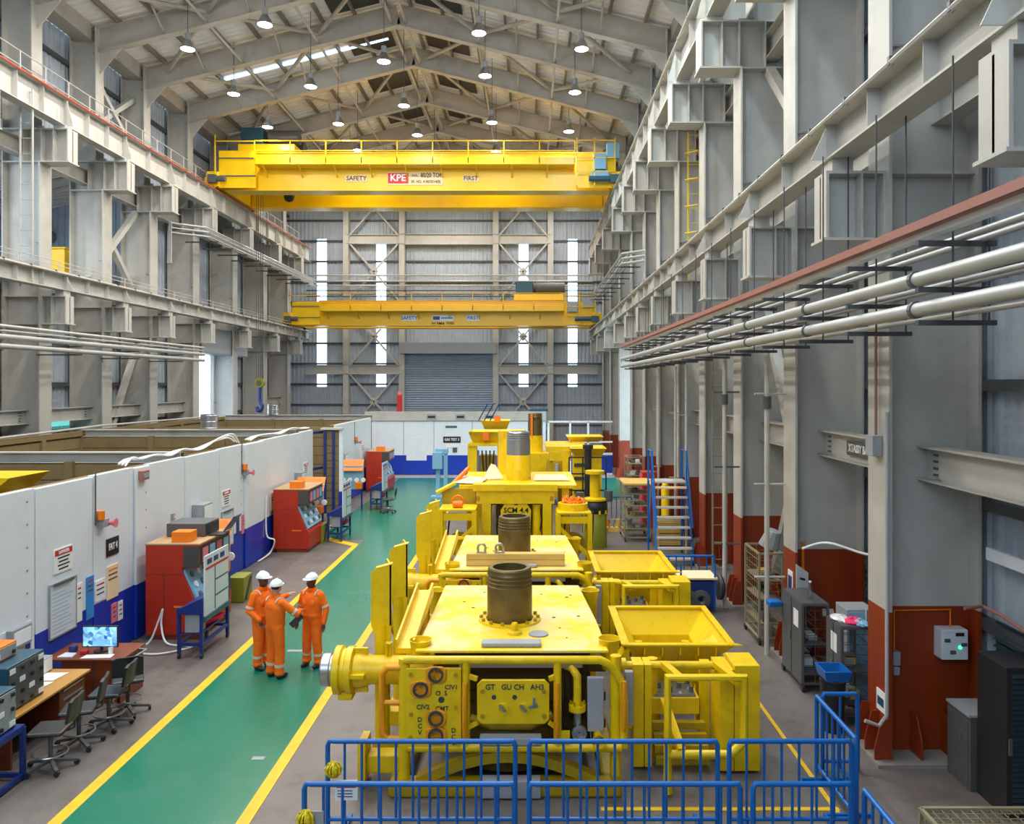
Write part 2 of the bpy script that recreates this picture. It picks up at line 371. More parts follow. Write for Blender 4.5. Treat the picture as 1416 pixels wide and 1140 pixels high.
# ---- side walls
def frames(s):
    W_ = sempty('wall_right' if s > 0 else 'wall_left', (XC+s*XW, 25, 0))
    X = lambda d: XC+s*d
    def wsheet(y0, y1, z0, z1):
        MB().rib((X(XW), y0, z0), (0,1,0), y1-y0, (0,0,1), z1-z0, (-s,0,0), .3, .05).build('cladding_sheet', m_clad, W_)
    top = EAVE+.6
    if s > 0:
        wsheet(Y0, 40.9, 0, top); wsheet(40.9, 45.3, 7.4, top); wsheet(45.3, Y1, 0, top)
        dy = (40.9, 45.3, 7.4)
    else:
        wsheet(Y0, 24, 0, top); wsheet(24, 36.2, 0, 9.6); wsheet(24, 36.2, 14.6, top); wsheet(36.2, 41.4, 0, top); wsheet(41.4, 47.6, 7.9, top); wsheet(47.6, Y1, 0, top)
        dy = (41.4, 47.6, 7.9)
    z = 1.9
    while z < top:
        MB().box(min(X(XW-.06), X(XW-.2)), max(X(XW-.06), X(XW-.2)), Y0, dy[0] if z < dy[2] else Y1, z, z+.16).build('girt', m_girt, W_)
        if z < dy[2]: MB().box(min(X(XW-.06), X(XW-.2)), max(X(XW-.06), X(XW-.2)), dy[1], Y1, z, z+.16).build('girt', m_girt, W_)
        z += 1.7
        if s < 0 and 9.6 < z+.16 and z < 14.6: z = 14.6
    # columns
    def plate(mb, d0, d1, y0, y1, z0, z1): mb.box(min(X(d0), X(d1)), max(X(d0), X(d1)), y0, y1, z0, z1)
    for i, y in enumerate(FY):
        skip_low = dy[0]+.3 < y < dy[1]-.3
        cm = MB()
        plate(cm, 11, 11.045, y-.35, y+.35, 0, 13.1); plate(cm, 12.3, 12.345, y-.3, y+.3, 0, 19.5); plate(cm, 11.045, 12.3, y-.02, y+.02, 0, 14.4)
        plate(cm, 11.3, 11.345, y-.3, y+.3, 14.3, rz_(11)+.9); plate(cm, 11.345, 12.3, y-.02, y+.02, 14.4, rz_(11)+.9)
        col = cm.build('steel_column', m_col, W_)
        bs = MB(); plate(bs, 10.78, 12.5, y-.5, y+.5, 0, .05); bs.build('base_plate', m_conc, col)
        for k, yy in enumerate((y-.33, y, y+.33)):
            g = MB(); g.prism([(X(11), yy-.015, .05), (X(10.8), yy-.015, .05), (X(10.8), yy-.015, .22), (X(10.9), yy-.015, .62), (X(11), yy-.015, .62)], (0,.03,0)); g.build('gusset', m_col, col)
        for d in (11.45, 11.9):
            g = MB(); g.prism([(X(d), y-.02, .05), (X(d), y-.36, .05), (X(d), y-.36, .3), (X(d), y-.2, .62), (X(d), y-.02, .62)], (.03,0,0)); g.build('gusset', m_col, col)
        # lower crane bracket
        def bracket(d0, z0, z1, w):
            b = MB(); plate(b, d0, 11, y-.02, y+.02, z0, z1); plate(b, d0, d0+.04, y-w, y+w, z0, z1); plate(b, d0-.04, 11, y-w-.03, y+w+.03, z0-.04, z0); plate(b, d0, 11, y-w, y+w, z1, z1+.04)
            plate(b, d0+.5, d0+.53, y-w, y+w, z0, z1); plate(b, 10.97, 11, y-w, y+w, z0, z1)
            return b
        b = bracket(10.15, 7.5, 8.42, .24); plate(b, 10.25, 10.55, y-.2, y+.2, 8.46, 8.65)
        plate(b, 11.05, 12.3, y-.22, y+.22, 7.46, 7.5); plate(b, 11.05, 12.3, y-.22, y+.22, 8.42, 8.46)
        b.build('lower_bracket', m_steel, col)
        b = bracket(10.05, 13.1, 14.2, .3); plate(b, 10.2, 10.6, y-.2, y+.2, 14.24, 14.36); plate(b, 11.0, 12.3, y-.3, y+.3, 13.06, 13.1); plate(b, 11.0, 12.3, y-.3, y+.3, 14.2, 14.24); plate(b, 11.6, 11.63, y-.3, y+.3, 13.1, 14.2)
        b.build('upper_bracket', m_steel, col)
        # ladder-like stay, haunch at the eave
        h = MB(); h.prism([(X(11.345), y-.02, rz_(11)), (X(11.345), y-.02, rz_(11)-1.0), (X(10.4), y-.02, rz_(10.4))], (0,.04,0)); h.build('haunch', m_steel, col)
    # longitudinal tie beams between columns
    for i in range(len(FY)-1):
        ya, yb = FY[i]+.03, FY[i+1]-.03
        inop = ya < dy[1] and yb > dy[0]
        if not inop:
            t = MB().ibeam((X(11.7), ya, 4.25), (X(11.7), yb, 4.25), .3, .5, .03)
            t.box(min(X(11.66), X(11.74)), max(X(11.66), X(11.74)), ya+.3, ya+.42, 4.05, 4.45); t.box(min(X(11.66), X(11.74)), max(X(11.66), X(11.74)), yb-.42, yb-.3, 4.05, 4.45)
            tb = t.build('tie_beam', m_steel, W_)
            if i > 2 and i < 9:
                bl = MB()
                for e in (ya+.36, yb-.36):
                    for dz in (-.14, -.05, .05, .14):
                        for de in (-.035, .035): bl.cyl((X(11.66), e+de, 4.25+dz), (X(11.63), e+de, 4.25+dz), .018, n=6)
                bl.build('bolts', m_dgrey, tb)['kind'] = 'stuff'
        MB().ibeam((X(11.9), ya, 9.4), (X(11.9), yb, 9.4), .3, .45, .03).build('tie_beam', m_steel, W_)
        MB().ibeam((X(11.8), ya, 13.6), (X(11.8), yb, 13.6), .35, .6, .03).build('tie_beam', m_steel, W_)
        MB().box(min(X(11.5), X(12.2)), max(X(11.5), X(12.2)), ya, yb, EAVE+.35, EAVE+1.0).build('eave_beam', m_roofst, W_)
        # column sway rods seen on the webs
        MB().tube([(X(11.1), ya-.2, 6.6), (X(12.2), ya+.5, 6.9)], .03, 6).build('stay', m_steel, W_)
        MB().tube([(X(11.1), ya-.2, 10.3), (X(12.2), ya+.5, 10.6)], .03, 6).build('stay', m_steel, W_)
    br = ((5, 6), (9, 10)) if s > 0 else ((9, 10),)
    for (i, j) in br:
        for (za, zb) in ((.8, 7.2), (9.6, 13.2)):
            MB().beam((X(11.75), FY[i], za), (X(11.75), FY[j], zb), .22, .22).build('brace', m_steel, W_)
            MB().beam((X(11.95), FY[j], za), (X(11.95), FY[i], zb), .22, .22).build('brace', m_steel, W_)
    MB().beam((X(11.9), FY[7 if s > 0 else 9], 15.5), (X(11.9), FY[8 if s > 0 else 10], 18.2), .2, .2).build('brace', m_steel, W_)
    MB().beam((X(11.8), FY[8 if s > 0 else 10], 15.5), (X(11.8), FY[7 if s > 0 else 9], 18.2), .2, .2).build('brace', m_steel, W_)
    return W_, X
WR, XR = frames(1)
WL, XL = frames(-1)
# unseen wall behind the camera, clerestory band added to daylight the columns, gable above
wb_ = sempty('wall_front', (XC, Y0, 0))
for (x0, x1, z0, z1) in ((XC-XW, XC+XW, 0, 9.5), (XC-XW, XC-11, 9.5, 17), (XC+11, XC+XW, 9.5, 17), (XC-XW, XC+XW, 17, 23)):
    MB().rib((x0, Y0, z0), (1,0,0), x1-x0, (0,0,1), z1-z0, (0,1,0), .3, .05).build('cladding_sheet', m_clad, wb_)
for k in range(1, 6): x = XC-11+22*k/6; MB().box(x-.15, x+.15, Y0, Y0+.3, 9.5, 17).build('mullion', m_steel, wb_)
# roof
ce = sempty('ceiling', (XC, 25, EAVE))
for s in (-1, 1):
    u = Vector((s*1.0, 0, -SL)).normalized(); Ls = (XW+.2)/u.x*s if s > 0 else (XW+.2)/abs(u.x)
    nb = 12; seg = (Y1-Y0)/nb
    for k in range(nb):
        MB().rib((XC, Y0+k*seg, rz_(0)+1.15), (0,1,0), seg, u, Ls, (0,0,1), .35, .05).build('roof_sheet', m_deck, ce)
    for k in range(9):
        d = .55+k*1.42; z0 = rz_(d)+.93
        MB().box(XC+s*d-.05, XC+s*d+.05, Y0, Y1, z0-.02, z0+.2).build('purlin', m_purlin, ce)
    for y in FY:
        r = MB(); a = Vector((XC, y, rz_(0)+.46)); b = Vector((XC+s*11.6, y, rz_(11.6)+.46))
        r.ibeam(a, b, .36, .92, .035); r.build('rafter', m_roofst, ce)
    for i in range(3, len(FY)-1):
        ya, yb = FY[i], FY[i+1]
        pts = [0.6, 3.6, 7.0, 10.4]
        for k in range(3):
            p0, p1 = (pts[k], pts[k+1]) if (i+k) % 2 else (pts[k+1], pts[k])
            MB().tube([(XC+s*p0, ya, rz_(p0)+.55), (XC+s*p1, yb, rz_(p1)+.55)], .09, 8).build('roof_brace', m_roofst, ce)
        for d in (3.6, 7.0): MB().tube([(XC+s*d, ya, rz_(d)+.12), (XC+s*d, yb, rz_(d)+.12)], .06, 7).build('roof_strut', m_roofst, ce)
        for d in (5.3, 8.7):      # knee braces from rafter foot up to the purlins
            MB().tube([(XC+s*d, ya, rz_(d)+.1), (XC+s*d, ya+1.5, rz_(d)+.95)], .045, 6).build('knee_brace', m_roofst, ce)
            MB().tube([(XC+s*d, yb, rz_(d)+.1), (XC+s*d, yb-1.5, rz_(d)+.95)], .045, 6).build('knee_brace', m_roofst, ce)
        MB().tube([(XC+s*.32, ya, rz_(0)+.15), (XC+s*.32, yb, rz_(0)+.15)], .07, 7).build('roof_strut', m_roofst, ce)
    for i in range(8, 13):
        ya, yb = FY[i], FY[i+1]
        u2 = Vector((s*1.7, 0, -SL*1.7)); c = Vector((XC+s*1.85, (ya+yb)/2+.2, rz_(1.85)+1.1))
        MB().obox(c, u2*.62, (0, (yb-ya)/2*.72, 0), (0, 0, .02)).build('ridge_vent_panel', m_dark, ce)
# glazed slot high on the left slope
sk = MB(); u = Vector((-1, 0, -SL)).normalized(); c = Vector((XC-5.2, 38.9, rz_(5.2)+1.08)); sk.obox(c, u*4.3, (0,.12,0), (0,0,.01))
sko = sk.build('skylight_strip', emis('skylight_glow', (190,225,255), 2.2), ce)
# side annex behind the left columns (seen between them)
an = sempty('wall_annex', (-24, 30, 9))
MB().rib((-25.5, 22, 8.8), (0,1,0), 16, (0,0,1), 4.2, (1,0,0), .3, .05).build('cladding_sheet', m_clad, an)
MB().rib((-25.5, 22, 13.0), (0,1,0), 16, (7.2,0,1.6), 7.4, (0,0,1), .35, .05).build('roof_sheet', m_deck, an)
MB().rib((-25.5, 37.5, 8.8), (1,0,0), 7.1, (0,0,1), 5.8, (0,-1,0), .3, .05).build('cladding_sheet', m_clad, an)
MB().box(-25.5, -18.5, 22, 38, 8.7, 8.8).build('annex_floor', m_dgrey, an)
for y in (26, 30, 34): MB().ibeam((-25.4, y, 12.9), (-18.5, y, 14.3), .2, .35, .03).build('rafter', m_roofst, an)
for z in (10, 11.6): MB().box(-25.45, -25.3, 22, 38, z, z+.14).build('girt', m_girt, an)
tag(MB().tube([(-22.6,37.4,12.3),(-22.6,23,12.4)], .32, 12).build('ventilation_duct', m_grey, None, True), 'round grey duct running behind the left columns', 'duct')
yb = MB().box(-20.3, -19.3, 33.0, 34.0, 8.8, 11.0); yb.box(-20.34,-19.26,32.96,34.04,11.0,11.08)
tag(yb.build('yellow_hoist_box', m_crane, bev=.03), 'yellow box standing in the side annex behind the left columns', 'box')
# ---- crane runways
def runway(s, z0, z1, side, lvl):
    X = lambda d: XC+s*d
    r = thing('crane_runway', '%s crane runway beam along the %s columns' % (lvl, side), 'crane runway', (X(10.4), 25, z0), 'crane runway beams')
    ys = [Y0]+FY+[58.6]
    for a, b in zip(ys[:-1], ys[1:]):
        mb = MB().ibeam((X(10.4), a, (z0+z1)/2), (X(10.4), b, (z0+z1)/2), .4, z1-z0, .03)
        bm = mb.build('runway_beam', m_steel, r)
        k = max(2, int((b-a)/1.35))
        for i in range(k):
            y = a+(b-a)*i/k; MB().box(X(10.4)-.18, X(10.4)+.18, y-.008, y+.008, z0+.03, z1-.03).build('web_stiffener', m_steel, bm)
    for y in FY: 
        MB().prism([(X(10.2), y-.1, z0), (X(10.2), y-.1, z1-.1), (X(9.98), y-.1, z0)] if s > 0 or True else [], (0,.02,0)).build('stiffener_rib', m_steel, r)
    MB().box(X(10.4)-.05, X(10.4)+.05, Y0, 58.6, z1, z1+.09).build('rail', M('rail_steel', (210,200,184), .35, metal=.3), r)
    cd = MB().tube([(X(10.16), Y0, z1-.02), (X(10.16), 58.6, z1-.02)], .035, 6); cd.build('conductor_bar', m_redrail if (s < 0 and z0 > 12) else m_steel, r)
    cl = MB(); y = 4.0
    while y < 58: cl.box(min(X(10.13),X(10.19)), max(X(10.13),X(10.19)), y-.03, y+.03, z1-.05, z1+.05); y += 1.35
    cl.build('conductor_clip', m_dgrey, r)['kind'] = 'stuff'
    return r
runway(1, 8.65, 9.22, 'right', 'lower'); runway(1, 14.36, 15.35, 'right', 'upper')
runway(-1, 8.65, 9.22, 'left', 'lower'); runway(-1, 14.36, 15.35, 'left', 'upper')
def handrail(name, label, xs, y0, y1, z, h=1.05, step=1.35, mat=m_steel, deck=None, r=.022):
    t = thing(name, label, 'handrail', (xs, (y0+y1)/2, z))
    for zz in (h, h*.55): MB().tube([(xs, y0, z+zz), (xs, y1, z+zz)], r, 6).build('rail', mat, t)
    n = int((y1-y0)/step); me = None
    for i in range(n+1):
        y = y0+(y1-y0)*i/n
        o = MB().box(xs-r, xs+r, y-r, y+r, z, z+h).build('post', mat, t)
    if deck: MB().box(min(deck), max(deck), y0, y1, z-.08, z).build('deck', m_steel, t)
    return t
handrail('crane_walkway', 'white handrail and walkway along the upper left crane runway', XL(10.95), 18, 58, 15.36, deck=(XL(10.75), XL(11.28)))
handrail('crane_walkway', 'thin handrail along the lower left crane runway', XL(10.2), 14, 58, 9.25, h=.32, step=2.2, r=.014)
# ---- pipe rack on the right, hung from the lower runway
pr = thing('pipe_rack', 'hanging rack of pipes and cable trays along the right columns', 'pipe rack', (3.95, 20, 6.1))
pipes = [(3.9, 7.0, 'ch'), (4.06, 6.92, 'tr'), (4.3, 6.86, 'p3'), (4.48, 6.84, 'p3'), (3.98, 6.47, 'p8'), (4.25, 6.42, 'p4'), (4.42, 6.42, 'p4'), (3.98, 6.16, 'p8'), (4.3, 6.1, 'p4')]
for x, z, k in pipes:
    mb = MB()
    if k == 'ch': mb.box(x-.01, x+.01, 3, 34.5, z-.05, z+.04).box(x, x+.1, 3, 34.5, z+.03, z+.04).box(x, x+.1, 3, 34.5, z-.05, z-.04); mb.build('channel', m_redch, pr)
    elif k == 'tr': mb.box(x-.05, x+.06, 3, 34.5, z-.03, z).box(x-.06, x-.05, 3, 34.5, z-.03, z+.05); mb.build('cable_tray', m_white, pr)
    else:
        r = {'p3': .035, 'p4': .03, 'p8': .075}[k]; po = mb.tube([(x, 3, z), (x, 34.5, z)], r, 12).build('pipe', m_pipe, pr, True)
        if k == 'p8':
            for y in (8.2, 11.4, 14.5, 17.5): MB().cyl((x, y-.03, z), (x, y+.03, z), r+.016, n=12).build('pipe_clamp', m_dgrey, po)
y = 4.4
while y < 34:
    for zz in (6.82, 6.36, 6.03): MB().box(3.84, 4.62, y-.035, y+.035, zz-.05, zz).build('cross_angle', m_girt, pr)
    for x in (4.2, 4.56): MB().cyl((x, y, 6.0), (x, y, 8.66), .011, n=5).build('hanger_rod', m_girt, pr)
    y += 1.75
# ---- pipes on the left
pl = thing('pipe_rack', 'long grey pipes on brackets along the left columns', 'pipe rack', (-15.6, 28, 6.5))
for z, r, m in ((7.12, .05, m_steel), (6.8, .085, m_pipe), (6.52, .085, m_pipe), (6.98, .035, m_pipe)): MB().tube([(-15.6, 15, z), (-15.6, 38, z)], r, 10).build('pipe', m, pl, True)
for y in FY:
    if 15 < y < 38:
        for z in (7.04, 6.7, 6.42): MB().box(-16.95, -15.4, y-.45, y-.38, z-.05, z).build('cross_angle', m_girt, pl)
pl = thing('pipe_rack', 'bundle of bent thin pipes high on the left columns', 'pipe rack', (-15.7, 45, 11))
for k in range(6):
    a = k*.14; z = 12.9-(k % 3)*.22
    MB().tube([(-16.7-a*.2, 37.0, 11.0), (-16.7-a*.2, 37.0, z), (-15.75+a*.5, 38.2, z), (-15.75+a*.5, 57.5, z)], .05, 7).build('pipe', m_pipe, pl, True)
for y in range(39, 57, 2): MB().box(-16.9, -15.3, y, y+.06, 12.32, 12.39).build('cross_angle', m_girt, pl)
pl = thing('pipe_rack', 'bundle of bent pipes high between the right columns', 'pipe rack', (4.2, 45, 11))
for k in range(6):
    z = 11.2-(k % 3)*.22; a = (k//3)*.3
    MB().tube([(5.0, 34.5+a, 8.2), (5.0, 34.5+a, z), (4.1+a, 35.4, z), (4.1+a, 52, z)], .05, 7).build('pipe', m_pipe, pl, True)
for y in range(36, 52, 2): MB().box(3.8, 5.0, y, y+.06, 10.66, 10.72).build('cross_angle', m_girt, pl)
# vertical pipes on the right
for (px, py, xx, yy, lab) in ((1060, 900, 4.72, 15.85, 'tall cream standpipe beside the second right column'), (1002, 842, 4.68, 19.15, 'tall standpipe with stay arms beside the third right column')):
    t = thing('standpipe', lab, 'pipe', (xx, yy, 0)); MB().cyl((xx, yy, 0), (xx, yy, 6.0), .05, n=10).build('pipe', m_steel, t, True)
    for z in (1.55, 3.4, 5.2): MB().tube([(xx-.25, yy, z), (xx+.36, yy, z)], .025, 6).build('stay_arm', m_dgrey if xx < 4.7 else m_steel, t)
    MB().cyl((xx, yy, 4.9), (xx, yy, 5.15), .085, n=10).build('coupling', m_dgrey, t, True)
for (yy, lab) in ((25.3, 'first narrow pipe drop far along the right columns'), (27.2, 'second narrow pipe drop far along the right columns'), (30.8, 'third narrow pipe drop far along the right columns')):
    t = thing('standpipe', lab, 'pipe', (4.97, yy, 0)); MB().cyl((4.97, yy, 0), (4.97, yy, 6.0), .045, n=8).build('pipe', m_steel, t, True)
    for z in (2.2, 4.4): MB().tube([(4.75, yy, z), (5.08, yy, z)], .02, 6).build('stay_arm', m_steel, t)
# wall ladders on right columns
def wall_ladder(x, y, z0, z1, mat, lab, cage=False):
    t = thing('wall_ladder', lab, 'ladder', (x, y, z0))
    for dx in (-.2, .2): MB().box(x+dx-.02, x+dx+.02, y-.03, y+.03, z0, z1).build('stile', mat, t)
    z = z0+.3
    while z < z1: MB().cyl((x-.2, y, z), (x+.2, y, z), .014, n=6).build('rung', mat, t); z += .5
    if cage:
        z = z0+1.0
        while z < z1: MB().tube([(x-.2,y,z),(x-.35,y-.3,z),(x,y-.6,z),(x+.35,y-.3,z),(x+.2,y,z)], .02, 6).build('cage_hoop', mat, t); z += .9
wall_ladder(5.5, 23.1, 0, 6.2, m_cage, 'pale metal ladder fixed to a column web on the right')
wall_ladder(5.6, 27.2, 8.6, 14, m_crane, 'yellow caged ladder high between the right columns', True)
wall_ladder(-16.4, 25.9, 8.6, 15, m_steel, 'white ladder beside the leftmost visible column')
# side doors: left door leaf and housing, right leaf
d2 = sempty('door_2', (XL(12.3), 44, 0))
MB().box(-18.3, -17.0, 41.2, 47.9, 7.0, 8.4).build('shutter_box', m_grey, d2, bev=.05)
MB().box(-18.2, -18.05, 45.2, 47.6, 0, 7.3).build('door_leaf', m_leafdoor, d2); MB().box(-18.05, -18.0, 45.3, 47.5, 4.3, 4.36).build('leaf_bar', m_grey, d2)
MB().box(-18.5, -17.6, 47.6, 47.75, 0, 7.3).build('door_jamb', m_ltblue, d2)
MB().box(-18.5, -17.9, 41.3, 41.42, 0, 7.3).build('door_jamb', m_ltblue, d2)
d3 = sempty('door_3', (XR(12.5), 46, 0))
lv = zoned('door_leaf_paint', (240,242,246), (240,242,246), 1.5)
dl = MB().box(6.68, 6.76, 45.3, 49.6, 0, 7.4).build('door_leaf', m_white, d3)
MB().box(6.3, 6.68, 40.7, 45.4, 7.4, 8.2).build('shutter_box', m_grey, d3)
w5 = MB().box(-18.28, -18.25, 30.2, 32.0, 3.65, 4.15).build('window_5', emis('teal_lit_window', (110,205,200), 1.0)); struct(w5)
MB().box(-18.3, -18.2, 30.1, 32.1, 4.15, 4.25).build('window_frame', m_grey, w5); MB().box(-18.3, -18.2, 30.1, 32.1, 3.55, 3.65).build('window_frame', m_grey, w5)
tag(MB().box(6.36, 6.42, 3, 11.1, 2.95, 3.12).build('cable_tray', m_wboard), 'pale flat cable tray along the right wall beside the nearest column', 'cable tray')
# outside ground and a tree past the left door
og = MB().box(-60, -19.0, 25, 85, -.3, -.05).build('floor_yard', M('pale_yard', (206,206,202), .7)); struct(og)
og = MB().box(8.2, 40, 25, 85, -.3, -.05).build('floor_yard', M('pale_yard_right', (206,206,202), .7)); struct(og)
tt = thing('tree', 'pale green tree outside the left door', 'tree', (-21.3, 45.6, 0))
MB().tube([(-21.3,45.6,-.05),(-21.2,45.5,3),(-21.5,45.3,5)], .12, 7).build('trunk', m_wood, tt)
lf = MB()
for i in range(900):
    a = random.uniform(0, 2*PI); rr = random.random()**.5*1.3; z = random.uniform(1.6, 6.4); c = Vector((-21.4+rr*math.cos(a), 45.4+rr*math.sin(a), z))
    t1 = Vector((random.uniform(-1,1), random.uniform(-1,1), random.uniform(-1,1))).normalized()*.14; t2 = t1.cross(Vector((.3,.5,.8))).normalized()*.08
    lf.add([c-t1, c+t2, c+t1, c-t2], [(0,1,2,3)])
lf.build('foliage', m_leaf, tt)['kind'] = 'stuff'
# ------------------------------------------------------------------ lamps
LZ = 18.4
def lamp_proto():
    t = thing('high_bay_lamp', '', 'lamp', (0, 0, LZ), 'hanging high-bay lamps')
    MB().cyl((0,0,LZ+.36), (0,0,LZ+.62), .11, n=12).build('ballast', m_grey, t, True)
    MB().lathe((0,0,LZ), (0,0,1), [(.27,0),(.26,.06),(.2,.2),(.12,.34),(.1,.37)], 20, False).build('shade', m_silver, t, True)
    MB().lathe((0,0,LZ), (0,0,1), [(.01,-.05),(.16,-.035),(.255,.01)], 18, False).build('lens', m_lens, t, True)
    return t
lp = lamp_proto()
rows = {'far left': [(-13.3, y) for y in (9, 15.5, 21, 26, 30.9, 35.7, 40.3, 50, 56)], 'left middle': [(-9.6, y) for y in (6, 12, 18, 23.5, 28.8, 34.8, 39.8, 44.3, 53)],
        'ridge': [(-5.9, y) for y in (3, 9, 15.5, 21, 26.5, 32.1, 37.2, 41.6, 49, 56)], 'right middle': [(-1.9, y) for y in (12, 18, 24, 29.5, 33.6, 39.6, 44.5, 53)],
        'far right': [(2.0, y) for y in (9, 13.4, 17.4, 21.4, 25.6, 30.9, 35.5, 41, 50, 56)]}  # unseen near lamps placed for the column webs, farthest for the end wall
ordn = ['nearest', 'second', 'third', 'fourth', 'fifth', 'sixth', 'seventh', 'eighth', 'ninth', 'tenth']
first = True; hung = []
for rn, L_ in rows.items():
    for k, (x, y) in enumerate(L_):
        o = lp if first else copy_tree(lp); first = False
        o.location = (x, y, LZ); o['label'] = 'hanging high-bay lamp, %s from the camera in the %s row' % (ordn[k], rn)
        hung.append(o)
TINT = {9: ((.9,.95,1), .8), 13.4: ((.55,.85,1), 1.5), 17.4: ((1,.86,.66), 1.0), 21.4: ((.55,.85,1), 1.4), 25.6: ((1,.84,.62), 1.0), 35.5: ((.6,.87,1), 1.2)}   # tints added to cast cool and warm light on alternate right columns
for o in hung:
    d = abs(o.location.x-XC); x, y = o.location.x, o.location.y
    ld = D.lights.new('lamp_light', 'AREA'); ld.shape = 'DISK'; ld.size = .5; ld.energy = LAMP_W; ld.color = LAMP_COL
    if x > 1.5 and round(y, 1) in TINT: ld.color, k_ = TINT[round(y, 1)]; ld.energy = LAMP_W*k_
    if 39 < y < 46: ld.energy *= .45
    pd = D.lights.new('lamp_fill', 'POINT'); pd.shadow_soft_size = .12; pd.energy = ld.energy*.24; pd.color = ld.color; ld.energy *= .9   # added point light at the lens to brighten the roof deck
    po = D.objects.new('lamp_fill', pd); C.objects.link(po); po.parent = o; po.location = (0, 0, -.2)
    MB().cyl((x,y,LZ+.6), (x,y,rz_(d)+1.15), .014, n=5).build('cord', m_girt, o)
    lo = D.objects.new('lamp_light', ld); C.objects.link(lo); lo.parent = o; lo.location = (0, 0, -.08)
t = thing('high_bay_lamp', 'small lit lamp inside the side annex', 'lamp', (-21.0, 29.8, 12.2)); MB().lathe((-21.0,29.8,12.2),(0,0,1),[(.2,0),(.1,.25)],12).build('shade', m_silver, t); MB().lathe((-21.0,29.8,12.15),(0,0,1),[(.01,0),(.18,.04)],12).build('lens', m_lens, t)
MB().cyl((-21.0,29.8,12.4),(-21.0,29.8,14.2),.012,n=5).build('cord', m_girt, t)
ld = D.lights.new('lamp_light', 'AREA'); ld.shape = 'DISK'; ld.size = .4; ld.energy = LAMP_W; ld.color = LAMP_COL; lo = D.objects.new('lamp_light', ld); C.objects.link(lo); lo.parent = t; lo.location = (0,0,-.1)
